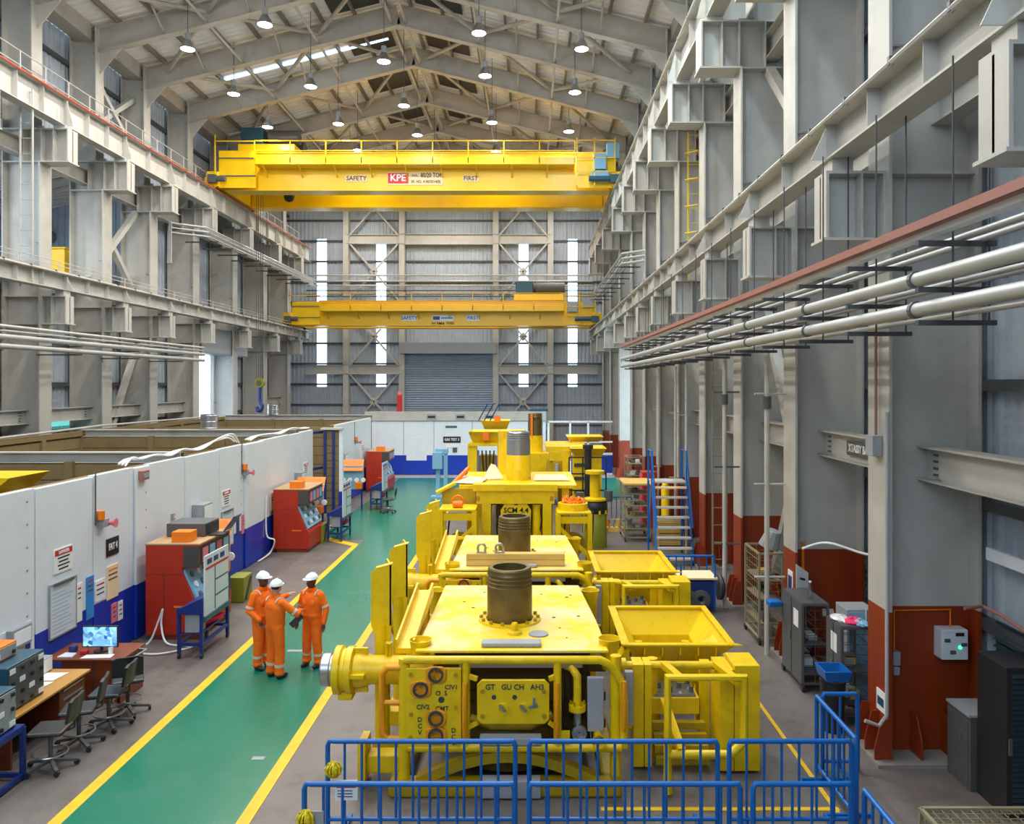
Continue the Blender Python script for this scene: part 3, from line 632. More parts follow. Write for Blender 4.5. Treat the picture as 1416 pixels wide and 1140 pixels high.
# ------------------------------------------------------------------ overhead cranes
def crane(yf, z0, z1, gap, lab, big):
    cr = thing('overhead_crane', lab, 'crane', (XC, yf, z0))
    xl, xr = XC-10.4, XC+10.4; gh = z1-z0
    for k, y in enumerate((yf+.6, yf+.6+gap)):
        g = MB().box(xl+.35, xr-.35, y, y+.75, z0+.1, z1); g.box(xl+.35, xr-.35, y-.12, y+.87, z0+.02, z0+.1); g.box(xl+.35, xr-.35, y-.08, y+.83, z1, z1+.05)
        go = g.build('girder', m_crane, cr)
        MB().box(xl+1.8, xr-1.8, y+.33, y+.43, z1+.05, z1+.13).build('trolley_rail', m_dgrey, go)
    for s, x in ((-1, xl), (1, xr)):
        e = MB().box(x-.3, x+.3, yf-.2, yf+gap+2.0, z0+.08, z0+.85); e.box(x-.34, x+.34, yf-.35, yf-.2, z0+.2, z0+.5); eo = e.build('end_carriage', m_crane, cr, bev=.03)
        for yy in (yf+.2, yf+gap+1.6): MB().cyl((x-.12, yy, z0+.19), (x+.12, yy, z0+.19), .2, n=14).build('wheel', m_dgrey, eo, True)
    # service walkway in front with its handrail
    zd = z0+gh*.62; wk = MB().box(xl+2.2, xr-2.2, yf-.3, yf+.6, zd-.06, zd)
    wko = wk.build('walkway_deck', m_crane, cr)
    MB().box(xl+2.2, xr-2.2, yf-.32, yf-.29, zd-.04, zd+.3).build('toe_plate', m_crane, wko)
    n = 9 if big else 8
    for i in range(n+1):
        x = xl+2.2+(xr-xl-4.4)*i/n
        MB().box(x-.025, x+.025, yf-.32, yf-.27, zd, zd+1.15).build('post', m_crane, wko)
        if i < n: MB().beam((x+.4, yf-.25, zd-.06), (x+.4, yf+.58, zd-.5), .06, .06).build('deck_bracket', m_crane, wko)
    for dz in (.62, 1.13): MB().box(xl+2.2, xr-2.2, yf-.32, yf-.28, zd+dz, zd+dz+.04).build('rail', m_crane, wko)
    # left end panel and right control bay
    ep = MB().box(xl+.25, xl+2.15, yf+.02, yf+.1, z0+.05, z1-.02); epo = ep.build('end_panel', m_crane, cr)
    for dz in (.32, .78): MB().box(xl+.25, xl+2.15, yf-.03, yf+.02, z0+gh*dz, z0+gh*dz+.05).build('panel_rail', m_dgrey, epo)
    MB().box(xl+.15, xl+.2, yf-.3, yf-.25, z0, z1+.7).build('corner_post', m_crane, cr)
    MB().box(xl+.15, xl+2.2, yf-.3, yf-.26, z1+.35, z1+.4).build('corner_rail', m_crane, cr)
    mt = MB().cyl((xl+.1, yf-.4, z0+.42), (xl+.75, yf-.4, z0+.42), .16, n=12); mt.box(xl-.1, xl+.3, yf-.6, yf-.3, z0+.2, z0+.6); mt.build('drive_motor', m_dgrey, cr, True)
    mt = MB().cyl((xr-1.5, yf-.4, z0+.42), (xr-.3, yf-.4, z0+.42), .14, n=12); mt.box(xr-.4, xr+.1, yf-.6, yf-.3, z0+.2, z0+.6); mt.build('drive_motor', m_teal, cr, True)
    rb = MB().box(xr-2.1, xr-.1, yf+.02, yf+.1, z0+.05, z1-.1); rb.build('end_panel', m_crane, cr)
    for x in (xr-2.1, xr-1.2, xr-.15): MB().box(x-.03, x+.03, yf-.3, yf-.25, z0+.1, z1+.55).build('corner_post', m_crane, cr)
    for dz in (.4, .75, 1.2): MB().box(xr-2.1, xr-.15, yf-.3, yf-.26, z0+gh*dz, z0+gh*dz+.05).build('corner_rail', m_crane, cr)
    if big:
        for (a, b, c, d, k) in ((-1.25, -.6, .95, 1.75, .0), (-1.35, -.45, .32, .88, .0), (-.55, .1, 1.55, 2.35, .2)):
            MB().box(xr+a, xr+b, yf-.28+k, yf+.02+k, z0+c, z0+d).build('control_cabinet', m_ltblue, cr, bev=.02)
    else:
        for (a, b, c, d) in ((-2.0, -1.3, .9, 1.6), (-.95, -.2, 1.25, 1.75)): MB().box(xr+a, xr+b, yf-.28, yf, z0+c, z0+d).build('control_cabinet', m_grey, cr, bev=.02)
    # trolley with hoist
    tx = xl+.9 if big else xr-5.6; tw = 3.0 if big else 3.4
    tb = MB().box(tx, tx+tw, yf+.9, yf+gap+1.0, z1+.18, z1+.6); to = tb.build('trolley_frame', m_crane, cr, bev=.03)
    MB().box(tx+.1, tx+1.3, yf+1.0, yf+2.2, z1+.6, z1+1.5).build('hoist_gearbox', m_teal, to, bev=.04)
    MB().cyl((tx+.4, yf+gap-.4, z1+1.05), (tx+tw-.2, yf+gap-.4, z1+1.05), .45, n=16).build('hoist_drum', m_dgrey, to, True)
    MB().cyl((tx+1.5, yf+1.5, z1+1.1), (tx+tw+.1, yf+1.5, z1+1.1), .38, n=14).build('hoist_motor', m_dgrey, to, True)
    # signs on the girder
    zs = z0+gh*.34; yy = yf+.6
    def sign(cx, wd, hg, s, m_bg, m_tx, sz, nm='safety_sign'):
        so = MB().box(cx-wd/2, cx+wd/2, yy-.03, yy-.005, zs-hg/2, zs+hg/2).build(nm, m_bg, cr); text('lettering', s, sz, (cx, yy-.035, zs), m_tx, so); return so
    if big:
        sign(P(493,0,yy).x, 1.15, .34, 'SAFETY', m_ply, m_ink, .32); sign(P(651,0,yy).x, .85, .34, 'FIRST', m_ply, m_ink, .32)
        x0, x1, xm = P(536,0,yy).x, P(613,0,yy).x, P(565,0,yy).x
        b = MB().box(x0, x1, yy-.03, yy-.005, zs-.34, zs+.34).build('rating_board', m_ply, cr)
        r = MB().box(x0+.03, xm, yy-.045, yy-.03, zs-.26, zs+.28).build('maker_plate', m_signred, b); text('lettering', 'KPE', .5, ((x0+xm)/2, yy-.05, zs+.02), m_white, r)
        text('lettering', 'SWL.', .17, (xm+.35, yy-.035, zs+.14), m_ink, b); text('lettering', '80/20 TON', .34, (xm+1.22, yy-.035, zs+.16), m_ink, b, sx=.72); text('lettering', 'SR. NO. 4180/2014(B)', .2, ((xm+x1)/2, yy-.035, zs-.17), m_ink, b, sx=.85)
        # hook and hanging hook block
        hk = MB().tube([(-13.2, yf+1.0+gap*.4, z1), (-13.2, yf+1.0+gap*.4, z0-.1)], .03, 6); hk.ell((-13.2, yf+1+gap*.4, z0+.2), .3, .2, .3); hk.build('auxiliary_hook', m_black, cr, True)
        hx, hy = -14.75, yf+2.4
        cb = MB()
        for dx in (-.22, -.08, .08, .22): MB().cyl((hx+dx*.8, hy, 5.5), (hx+dx*.8, hy, z1+.3), .014, n=5).build('hoist_rope', m_girt, cr)
        hb = MB().cyl((hx, hy-.12, 5.45), (hx, hy+.12, 5.45), .26, n=18).build('hook_block', m_olive, cr, True)
        MB().cyl((hx, hy-.16, 5.45), (hx, hy-.14, 5.45), .14, n=12).build('sheave_boss', m_dgrey, hb, True)
        MB().tube(smooth([(hx, hy, 5.2), (hx, hy, 4.5), (hx+.14, hy, 4.2), (hx+.06, hy, 3.95), (hx-.1, hy, 3.95), (hx-.16, hy, 4.15)], 4), .1, 8).build('hook', m_navy, hb, True)
    else:
        sign(P(566,0,yy).x, 1.05, .42, 'SAFETY', m_wboard, m_navy, .34); sign(P(654,0,yy).x, .9, .42, 'FIRST', m_wboard, m_navy, .34)
        x0, x1 = P(598,0,yy).x, P(627,0,yy).x; b = MB().box(x0, x1, yy-.03, yy-.005, zs-.2, zs+.2).build('maker_board', m_wboard, cr)
        MB().box(x0+.05, x0+.5, yy-.04, yy-.03, zs-.12, zs+.12).build('maker_mark', m_navy, b); MB().box(x0+.6, x1-.05, yy-.04, yy-.03, zs-.05, zs+.05).build('maker_mark', m_signblue, b)
        text('lettering', 'JH PMA 2595', .28, ((x0+x1)/2, yy-.02, zs-.38), m_ink, b)
    return cr
crane(41.0, 15.46, 17.45, 4.0, 'upper yellow overhead crane with 80/20 ton rating board', True)
crane(53.6, 9.33, 10.95, 2.4, 'lower yellow overhead crane near the end wall', False)
# ------------------------------------------------------------------ test bay partitions
XP = -8.35; HP = 3.62
pw = sempty('wall_partition', (XP, 20, 0))
seams = [6.0, 9.5, 13.42, 15.2, 16.75, 17.4, 19.25, 21.4, 23.2, 24.8, 27.6, 29.0, 30.6]
for i, (a, b) in enumerate(zip(seams[:-1], seams[1:])):
    out = .05 if i in (4, 8) else 0
    MB().box(XP-.12, XP+out, a+.015, b-.015, 0.02, HP+(.02 if i % 2 else 0)).build('panel', m_pwhite if i < 2 else m_panel, pw, bev=.008)
    if i in (1, 4, 7):
        rv = MB()
        for k in range(9): rv.cyl((XP+out, b-.22, .4+k*.38), (XP+out+.012, b-.22, .4+k*.38), .02, n=6)
        rv.build('rivet_line', m_grey, pw)['kind'] = 'stuff'
far = [34.3, 36.4, 38.6, 40.4, 41.8]
for a, b in zip(far[:-1], far[1:]): MB().box(XP-.12, XP, a+.015, b-.015, .02, HP).build('panel', m_panel, pw, bev=.008)
# timber lining: posts and planks of the cross walls and of the far long wall
def planks(p0, p1, y_or_x, along, top=HP-.15, post_step=2.6):
    n = 9; h = top/n
    L = p1-p0; k = max(1, round(L/post_step))
    for j in range(k):
        a = p0+L*j/k; b = p0+L*(j+1)/k
        for i in range(n):
            if i < 3: continue
            z0 = i*h; t = random.uniform(0, .012)
            if along == 'x': mb = MB().box(a+.08, b-.08, y_or_x-.05-t, y_or_x+.02, z0+.01, z0+h-.01)
            else: mb = MB().box(y_or_x-.02, y_or_x+.05+t, a+.08, b-.08, z0+.01, z0+h-.01)
            mb.build('plank', m_wood, pw)
    for j in range(k+1):
        a = p0+L*j/k
        if along == 'x': MB().box(a-.1, a+.1, y_or_x-.14, y_or_x+.02, 0, top+.06).build('post', m_wood, pw)
        else: MB().box(y_or_x-.02, y_or_x+.14, a-.1, a+.1, 0, top+.06).build('post', m_wood, pw)
XI = -16.2
for yy in (19.2, 28.7, 42.2):
    planks(XI, XP-.15, yy, 'x'); MB().box(XI, XP-.13, yy+.02, yy+.4, 0, HP-.1).build('core', m_wood, pw)
    MB().ibeam((XI, yy+.1, HP), (XP-.13, yy+.1, HP), .28, .26, .03).build('cap_beam', m_steel, pw)
    MB().box(XI, XP-.13, yy+.28, yy+.5, HP-.08, HP+.1).build('cap_timber', m_wood, pw)
planks(8, 42, XI, 'y'); MB().box(XI-.3, XI-.02, 8, 42, 0, HP-.1).build('core', m_wood, pw); MB().box(XI-.35, XI+.1, 8, 42, HP-.1, HP+.05).build('cap_timber', m_wood, pw)
MB().tube([(XI+.1,10,HP+.1),(XI-.05,16,HP+.22),(XI+.1,22,HP+.1),(XI,30,HP+.2),(XI,41,HP+.12)], .045, 6).build('top_pipe', m_steel, pw)
# long wall core behind the white face
for a, b in ((6, 30.5), (34.4, 41.7)): MB().box(XP-.34, XP-.13, a, b, 0, HP-.12).build('core', m_wood, pw); MB().box(XP-.36, XP-.125, a, b, HP-.12, HP-.02).build('cap_timber', m_wood, pw)
# return walls of the open bay between the two white faces
planks(-16.1, XP-.3, 34.35, 'x'); MB().box(-16.1, XP-.13, 34.37, 34.6, 0, HP-.1).build('core', m_wood, pw)
# bay gate swung open: timber-lined leaf with blue ribs
GX = .72
gt = sempty('door_4', (-8.4+GX, 31.5, 0))
MB().box(-8.9+GX, -8.25+GX, 31.35, 31.5, .3, HP-.05).build('gate_core', m_wood, gt)
for i in range(11): MB().box(-8.88+GX, -8.27+GX, 31.31, 31.36, .32+i*.295, .32+i*.295+.27).build('plank', m_wood, gt)
for x in (-8.78, -8.45): MB().box(x-.05+GX, x+.05+GX, 31.24, 31.31, .3, HP-.08).build('gate_rib', m_navy, gt)
MB().box(-8.24+GX, -8.1+GX, 31.3, 31.5, .3, HP-.02).build('gate_edge', m_panel, gt); MB().box(-8.95+GX, -8.1+GX, 31.2, 31.55, HP-.03, HP+.04).build('gate_head', m_steel, gt)
for z in (.12, 1.9, 3.3): MB().beam((-8.4, 30.75, z+.2), (-8.9+GX, 31.4, z+.2), .06, .1).build('gate_hinge', m_navy, gt)
MB().box(-8.2+GX, -8.14+GX, 31.35, 31.45, 0, .3).build('gate_foot', m_navy, gt)
# cables draped on top of the white wall
for lab, pts in (('white cables draped along the near top of the white partition', [(16.6,.02),(16.9,.16),(17.3,.1),(18.0,.13),(18.7,.05),(19.4,.14),(20.4,.05),(21.6,.25),(22.6,.3),(23.1,.02)]),
                 ('white cables draped over the far top of the white partition', [(24.0,.02),(24.8,.12),(26,.1),(27,.05),(28.2,.16),(29.4,.08),(30.4,.05)])):
    t = thing('cable_bundle', lab, 'cables', (XP-.1, pts[0][0], HP))
    for k in range(3): MB().tube(smooth([(XP-.1-.07*k, y, HP+.05+z*(1-.25*k)+.02*k) for y, z in pts]), .022, 6).build('cable', m_white, t, True)
# far partition with the gas test door
wf = sempty('wall_far_partition', (-2, 47.2, 0)); YF = 47.2
fx = lambda px: (px-CX)*YF/FPX
for a, b in ((505, 558), (558, 600), (600, 653), (653, 755)):
    MB().box(fx(a)+.015, fx(b)-.015, YF, YF+.15, .02, 3.2).build('panel', m_panel, wf, bev=.01)
MB().box(fx(562), fx(590), YF-.03, YF, .85, 2.2).build('door_patch', m_pwhite, wf)
MB().box(fx(505), fx(755), YF-.1, YF+.3, 3.22, 3.75).build('head_beam', m_steel, wf)
for px in (597, 637, 677): 
    o = MB().box(fx(px)-.28, fx(px)+.28, YF-.14, YF-.1, 3.3, 3.6).build('small_plate', m_grey, wf); MB().box(fx(px)-.22, fx(px)+.22, YF-.15, YF-.14, 3.38, 3.5).build('plate_text_bar', m_ink, o)
so = MB().box(fx(613), fx(637), YF-.03, YF, CH-(612.5-CY)*YF/FPX, CH-(604-CY)*YF/FPX).build('bay_sign', m_ink); tag(so, 'black GAS TEST 3 sign on the far white partition', 'sign')
text('lettering', 'GAS TEST 3', .21, (fx(625), YF-.035, CH-(608.2-CY)*YF/FPX), m_white, so, sx=.82)
for (a, b, c, d, m, lab) in ((616, 632, 589, 592, m_dgrey, 'small dark strip notice above the gas test sign'), (617, 634, 615, 619, m_white, 'thin white notice under the gas test sign'), (626, 632, 619, 626, m_dgrey, 'small dark notice low under the gas test sign')):
    tag(MB().box(fx(a), fx(b), YF-.025, YF, CH-(d-CY)*YF/FPX, CH-(c-CY)*YF/FPX).build('notice', m), lab, 'notice')
# right part: white framed mesh windows
for a, b in ((757, 787), (787, 812), (812, 847)):
    fr = MB(); x0, x1 = fx(a), fx(b)
    for z in (.0, 1.2, 1.9, 3.1): fr.box(x0, x1, YF, YF+.08, z, z+.1)
    fr.box(x0, x0+.12, YF, YF+.08, 0, 3.15); fo = fr.build('window_frame', m_white, wf); MB().box(x0+.12, x1, YF+.03, YF+.05, 1.3, 3.1).build('pane', m_glass, fo); MB().box(x0+.12, x1, YF+.02, YF+.06, .1, 1.2).build('blue_infill', m_panel, fo)
# red post on top of the far partition
t = thing('warning_post', 'red post standing on top of the far partition', 'post', (fx(552), YF+.1, 3.75)); MB().cyl((fx(552), YF+.1, 3.75), (fx(552), YF+.1, 4.75), .16, n=12).build('tube', m_signred, t, True); MB().cyl((fx(552), YF+.1, 4.75), (fx(552), YF+.1, 4.95), .1, n=12).build('cap', m_signpink, t, True)
# ------------------------------------------------------------------ things on the white partition (face reads from +X)
def wplate(name, lab, cat, y0, y1, z0, z1, mat, th=.02, group=None, x=XP):
    return tag(MB().box(x+.001, x+th, y0, y1, z0, z1).build(name, mat), lab, cat, group)
s = wplate('bay_sign', 'black FAT 4 sign on the white partition', 'sign', 15.66, 16.12, 1.98, 2.33, m_ink); text('lettering', 'FAT 4', .19, (XP+.024, 15.89, 2.155), m_white, s, '+X', sx=.68)
s = wplate('bay_sign', 'black FAT 3 sign farther along the white partition', 'sign', 23.65, 24.15, 1.98, 2.33, m_ink); text('lettering', 'FAT 3', .19, (XP+.024, 23.9, 2.155), m_white, s, '+X', sx=.68)
def danger(y, lab, sc=1.0):
    s = wplate('danger_sign', lab, 'sign', y, y+.56, 2.05, 2.48, m_white); MB().box(XP+.02, XP+.024, y+.02, y+.54, 2.36, 2.46).build('red_header', m_signred, s)
    text('lettering', 'DANGER', .08, (XP+.026, y+.28, 2.41), m_white, s, '+X')
    for k in range(4): MB().box(XP+.02, XP+.023, y+.1+.03*(k % 2), y+.46-.04*(k % 2), 2.3-.065*k, 2.325-.065*k).build('text_line', m_ink, s)
danger(13.93, 'white danger sign with red header above the near whiteboard'); danger(21.55, 'white danger sign with red header beside the grey wall box'); danger(29.3, 'white danger sign near the far end of the white partition')
def wb(y0, y1, z0, z1, lab):
    s = wplate('wall_whiteboard', lab, 'whiteboard', y0, y1, z0, z1, m_wboard, .025)
    fr = MB()
    for (a, b, c, d) in ((y0-.02, y1+.02, z1, z1+.03), (y0-.02, y1+.02, z0-.03, z0), (y0-.02, y0, z0, z1), (y1, y1+.02, z0, z1)): fr.box(XP, XP+.035, a, b, c, d)
    fr.build('frame', m_grey, s); n = int((z1-z0)/.07)
    for k in range(n): MB().box(XP+.026, XP+.028, y0+.06, y1-.06-random.uniform(0, .3), z1-.1-k*.068, z1-.09-k*.068).build('written_line', m_ltblue, s)
    MB().box(XP+.03, XP+.06, y0+.1, y1-.1, z1-.02, z1+.02).build('clip_rail', m_dgrey, s)
    return s
wb(13.8, 14.58, .97, 1.87, 'whiteboard with handwritten rows on the near partition panel'); wb(21.5, 22.3, .95, 1.9, 'tall whiteboard on the partition behind the blue trolley')
def beacon(y, z, lab):
    t = thing('alarm_beacon', lab, 'alarm', (XP, y, z)); MB().box(XP, XP+.12, y-.12, y+.12, z-.16, z).build('housing', m_grey, t, bev=.01); MB().cyl((XP+.08, y-.12, z), (XP+.08, y-.12, z+.17), .07, n=12).build('lens', m_orange, t, True)
    MB().lathe((XP+.1, y+.1, z-.1), (1,0,.0), [(.03,0),(.05,.1),(.09,.16)], 12).build('horn', m_signpink, t, True); MB().tube([(XP+.02, y-.2, z-.1), (XP+.02, y-.2, z+.9)], .012, 6).build('conduit', m_dgrey, t)
beacon(15.45, 2.78, 'orange beacon and horn above the FAT 4 sign'); beacon(23.2, 2.9, 'dark alarm beacon on the middle of the white partition')
beacon(38.0, 2.7, 'alarm beacon on the farthest white partition')
def wbox(y, z, w, h, d, mat, lab, nm='wall_box'):
    t = thing(nm, lab, 'electrical box', (XP, y, z)); MB().box(XP, XP+d, y-w/2, y+w/2, z-h/2, z+h/2).build('case', mat, t, bev=.01); MB().box(XP+d, XP+d+.01, y-w/2+.04, y+w/2-.04, z-h/2+.05, z+h/2-.05).build('lid', m_grey if mat != m_grey else m_white, t); return t
wbox(12.9, 1.3, .5, .32, .12, m_grey, 'grey box on the near white partition panel'); wbox(19.9, 2.1, .55, .62, .3, m_grey, 'large beige-grey wall box above the blue trolley'); wbox(28.4, 2.0, .4, .5, .25, m_grey, 'grey wall box near the far end of the white partition')
wbox(17.0, 3.45, .3, .2, .15, m_redch, 'small red-brown junction box at the top of the partition'); wbox(35.4, 2.0, .6, .6, .2, m_grey, 'grey wall box on the farthest white partition'); wbox(18.55, 2.3, .12, .16, .06, m_grey, 'small switch on the partition above the red console')
for (y0, y1, z0, z1, m, lab) in ((15.68, 16.1, 1.12, 1.78, m_ply, 'laminated poster with yellow header under the FAT 4 sign'), (14.95, 15.2, .95, 1.75, m_signblue, 'blue file holder on the near partition'), (14.62, 14.8, 1.0, 1.7, m_white, 'narrow white notice beside the near whiteboard'), (15.25, 15.6, 1.2, 1.6, m_white, 'white notice with red band on the near partition'),
    (15.85, 16.05, .62, 1.0, m_signpink, 'pink leaflet on the blue part of the near partition'), (16.1, 16.28, .6, .98, m_white, 'white leaflet on the blue part of the near partition'), (20.5, 21.0, 1.1, 1.6, m_signblue, 'light blue notice left of the tall whiteboard'), (23.65, 24.1, 1.0, 1.75, m_white, 'tall white poster under the FAT 3 sign'),
    (24.3, 24.9, .6, 1.05, m_white, 'white leaflet on blue paint under the FAT 3 poster'), (22.6, 22.8, 1.1, 1.6, m_navy, 'dark blue file pocket right of the tall whiteboard'), (23.0, 23.2, 1.05, 1.6, m_signpink, 'pink file pocket right of the tall whiteboard'), (25.6, 26.2, 1.3, 1.9, m_ply, 'beige notices above the middle red console'), (36.6, 37.3, 1.3, 1.9, m_white, 'white notices on the farthest partition'), (39.2, 39.9, .7, 2.4, m_white, 'tall white board leaning on the farthest partition')):
    s = wplate('notice', lab, 'notice', y0, y1, z0, z1, m, .018)
    for k in range(3): MB().box(XP+.018, XP+.02, y0+.04, y1-.04, z1-.1-.09*k, z1-.07-.09*k).build('text_line', m_dgrey if k else (m_orange if 'yellow' in lab else m_signred), s)
t = thing('wall_camera', 'white dome camera on the bay wall behind the partition', 'camera', (-14.0, 19.05, HP-.3)); MB().cyl((-14, 19.0, HP-.1), (-14, 19.0, HP-.35), .08, n=12).build('mount', m_white, t, True); MB().ell((-14, 19.0, HP-.4), .1, .1, .1).build('dome', m_dgrey, t, True)
for (x, y, z, lab) in ((-11.7, 29.0, HP+.13, 'galvanised steel cylinder standing on the middle bay wall'), (-13.7, 42.4, HP+.13, 'galvanised steel cylinder standing on the farthest bay wall')):
    t = thing('steel_cylinder', lab, 'cylinder', (x, y, z)); MB().cyl((x, y, z), (x, y, z+.55), .3, n=24).build('shell', m_silver, t, True)
    for dz in (.05, .28, .5): MB().lathe((x, y, z+dz), (0,0,1), [(.3,-.015),(.315,0),(.3,.015)], 24, False).build('hoop', m_silver, t, True)
# yellow hopper and orange rail showing above the partition at the left edge
t = thing('yellow_test_unit', 'yellow hopper with orange rail inside the near test bay', 'test unit', (-10.0, 14.4, 0))
MB().box(-10.6, -9.4, 13.8, 15.2, 0, 3.2).build('body', m_yel, t)
MB().prism([(-9.9,13.9,3.2),(-9.75,13.9,3.2),(-9.1,13.9,3.75),(-11.5,13.9,3.75)], (0,1.2,0)).build('hopper', m_yel, t)
MB().tube([(-9.62,13.3,3.2),(-9.62,13.3,3.5),(-9.25,13.3,3.55),(-9.2,13.3,3.3)], .05, 8).build('orange_rail', m_orange, t, True)
# ------------------------------------------------------------------ subsea trees
def hopper(mb, rim, bot, zr, zb, t=.03):
    # open funnel: rim (x0,x1,y0,y1) at zr, throat at zb
    def ring(r, z, o): return [(r[0]-o, r[2]-o, z), (r[1]+o, r[2]-o, z), (r[1]+o, r[3]+o, z), (r[0]-o, r[3]+o, z)]
    A = ring(rim, zr, 0); B = ring(bot, zb, 0); Bo = ring(bot, zb, t); Ao = ring(rim, zr, t)
    n = 4; vs = A+B+Bo+Ao; fs = []
    for i in range(n):
        j = (i+1) % n
        fs += [(i, j, 4+j, 4+i), (4+i, 4+j, 8+j, 8+i), (8+i, 8+j, 12+j, 12+i), (12+i, 12+j, j, i)]
    return mb.add(vs, fs)
def cup(parent, x, y, z, r=.16, nm='guide_funnel'):
    return MB().lathe((x, y, z), (0,0,1), [(.1,-.42),(.1,-.3),(r-.01,-.02),(r,0),(r-.015,0),(.09,-.3)], 20, False).build(nm, m_yel, parent, True)
def casing(parent, x, y, z0, z1, r=.34, mat=m_casing, groove=True):
    pr = [(r, 0), (r, (z1-z0)*.66)]
    if groove:
        zz = (z1-z0)*.68
        for k in range(3): pr += [(r, zz), (r-.018, zz+.015), (r-.018, zz+.035), (r, zz+.05)]; zz += .06
        pr += [(r-.012, zz+.02)]
    pr += [(r-.012, z1-z0-.02), (r-.03, z1-z0), (r-.085, z1-z0), (r-.09, z1-z0-.3), (.02, z1-z0-.32)]
    return MB().lathe((x, y, z0), (0,0,1), pr, 36, False).build('wellhead_casing', mat, parent, True)
def bolt(mb, x, y, z, r=.028, d=.03): mb.cyl((x, y, z), (x, y-d, z), r, n=6)
def tree_short():
    t = thing('subsea_tree', 'nearest yellow subsea tree with bare steel casing on top, behind the front barriers', 'subsea tree', (-.3, 12.3, 0), 'low yellow subsea trees')
    # base skid
    b = MB()
    for (x0, x1, y0, y1) in ((-1.85, 1.2, 10.35, 10.6), (-1.85, 1.2, 14.0, 14.25), (-1.85, -1.6, 10.6, 14.0), (.95, 1.2, 10.6, 14.0)): b.box(x0, x1, y0, y1, 0.0, .2)
    base = b.build('skid_base', m_yeldk, t, bev=.04)
    a = MB(); pts = []; N_ = 12
    for i in range(N_+1): u = i/N_; pts.append((-1.5+2.4*u, 10.45, .22+.34*math.sin(PI*u)))
    low = [(p[0], p[1], p[2]-.14) for p in pts][::-1]
    a.prism(pts+low, (0,.18,0)).build('arch_beam', m_yeldk, t)
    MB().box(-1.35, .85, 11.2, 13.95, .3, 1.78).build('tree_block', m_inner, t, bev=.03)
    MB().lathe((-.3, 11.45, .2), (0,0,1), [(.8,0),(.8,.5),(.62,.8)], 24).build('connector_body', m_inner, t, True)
    tp = MB().prism([(-1.54,10.65,1.79),(1.05,10.65,1.79),(1.0,12.0,1.79),(.86,14.1,1.79),(-1.5,14.1,1.79)], (0,0,.04)).build('top_plate', m_yeltop, t, bev=.012)
    hl = MB(); random.seed(3)
    for i in range(22): 
        x = random.uniform(-1.2, .75); y = random.uniform(10.9, 13.7)
        if abs(x+.31) < .5 and 11.4 < y < 12.7: continue
        MB().cyl((x, y, 1.83), (x, y, 1.834), random.uniform(.012, .03), n=8).build('plate_hole', m_dark, tp)
    casing(t, -.31, 12.05, 1.8, 2.63)
    rg = MB().lathe((-.31, 12.05, 1.83), (0,0,1), [(.36,0),(.47,0),(.47,.03),(.36,.03)], 28, False); ro = rg.build('casing_ring', m_yel, t, True)
    for k in range(14):
        an = 2*PI*k/14; MB().cyl((-.31+.43*math.cos(an), 12.05+.43*math.sin(an), 1.83), (-.31+.43*math.cos(an), 12.05+.43*math.sin(an), 1.9), .03, n=6).build('ring_bolt', m_yeldk, ro)
    MB().lathe((-.22, 11.35, 1.83), (0,0,1), [(.11,0),(.1,.04),(.05,.06),(.06,.12),(.04,.16)], 14).build('lifting_plug', m_yel, t, True)
    MB().cyl((.12, 11.32, 1.83), (.12, 11.32, 1.85), .14, n=20).build('steel_cover', m_anode, t, True)
    # frame
    for (x, y) in ((-1.66, 10.5), (1.14, 10.6), (-1.66, 14.15), (1.1, 14.15)): MB().cyl((x, y, .1), (x, y, 1.78), .075, n=12).build('corner_post', m_yel, t, True)
    MB().tube([(-1.66,10.45,1.77),(.92,10.45,1.77),(1.05,10.47,1.7),(1.22,10.5,1.45),(1.24,10.5,1.2),(1.24,10.5,.6)], .055, 12).build('top_rail', m_yel, t, True)
    MB().tube([(-1.66,14.2,1.7),(1.1,14.2,1.7)], .055, 10).build('top_rail', m_yel, t, True)
    MB().tube([(-1.6,10.45,.62),(1.2,10.45,.62)], .06, 10).build('lower_rail', m_yel, t, True)
    for x in (-.84, .36):
        vt = MB().cyl((x, 10.45, .62), (x, 10.45, 1.75), .055, n=10).build('front_post', m_yel, t, True)
        MB().tube([(x-.01,10.36,1.5),(x-.01,10.33,1.3),(x-.01,10.33,.95),(x-.01,10.38,.8)], .035, 8).build('grab_handle', m_yor, vt, True)
    MB().tube([(1.23,10.42,1.5),(1.23,10.4,1.35),(1.23,10.4,.95),(1.23,10.43,.85)], .035, 8).build('grab_handle', m_yor, t, True)
    MB().tube([(-1.7,10.48,1.66),(-1.88,10.48,1.66),(-1.95,10.48,1.58),(-1.95,10.48,.8),(-1.88,10.48,.72),(-1.7,10.48,.72)], .045, 10).build('grab_handle', m_yor, t, True)
    MB().tube([(-1.95,10.48,1.2),(-1.7,10.48,1.2)], .035, 8).build('grab_handle', m_yor, t, True)
    # left control panel
    lp_ = MB().box(-1.63, -.9, 10.4, 10.44, .6, 1.68).build('control_panel', m_yel, t, bev=.01)
    for (px, py) in ((603, 932), (582, 952), (603, 992), (603, 1016)):
        q = P(px, py, 10.4); fl_ = MB(); w = .135
        fl_.prism([(q.x-w, 10.36, q.z-.06), (q.x-.08, 10.36, q.z-.12), (q.x+.08, 10.36, q.z-.12), (q.x+w, 10.36, q.z-.06), (q.x+w, 10.36, q.z+.07), (q.x+.08, 10.36, q.z+.1), (q.x-.08, 10.36, q.z+.1), (q.x-w, 10.36, q.z+.07)], (0,.04,0))
        f = fl_.build('valve_receptacle', m_yor, lp_, bev=.01); MB().lathe((q.x, 10.362, q.z), (0,-1,0), [(.1,0),(.1,.03),(.075,.03),(.075,.002),(.01,.002)], 18, False).build('bore', m_dark, f, True)
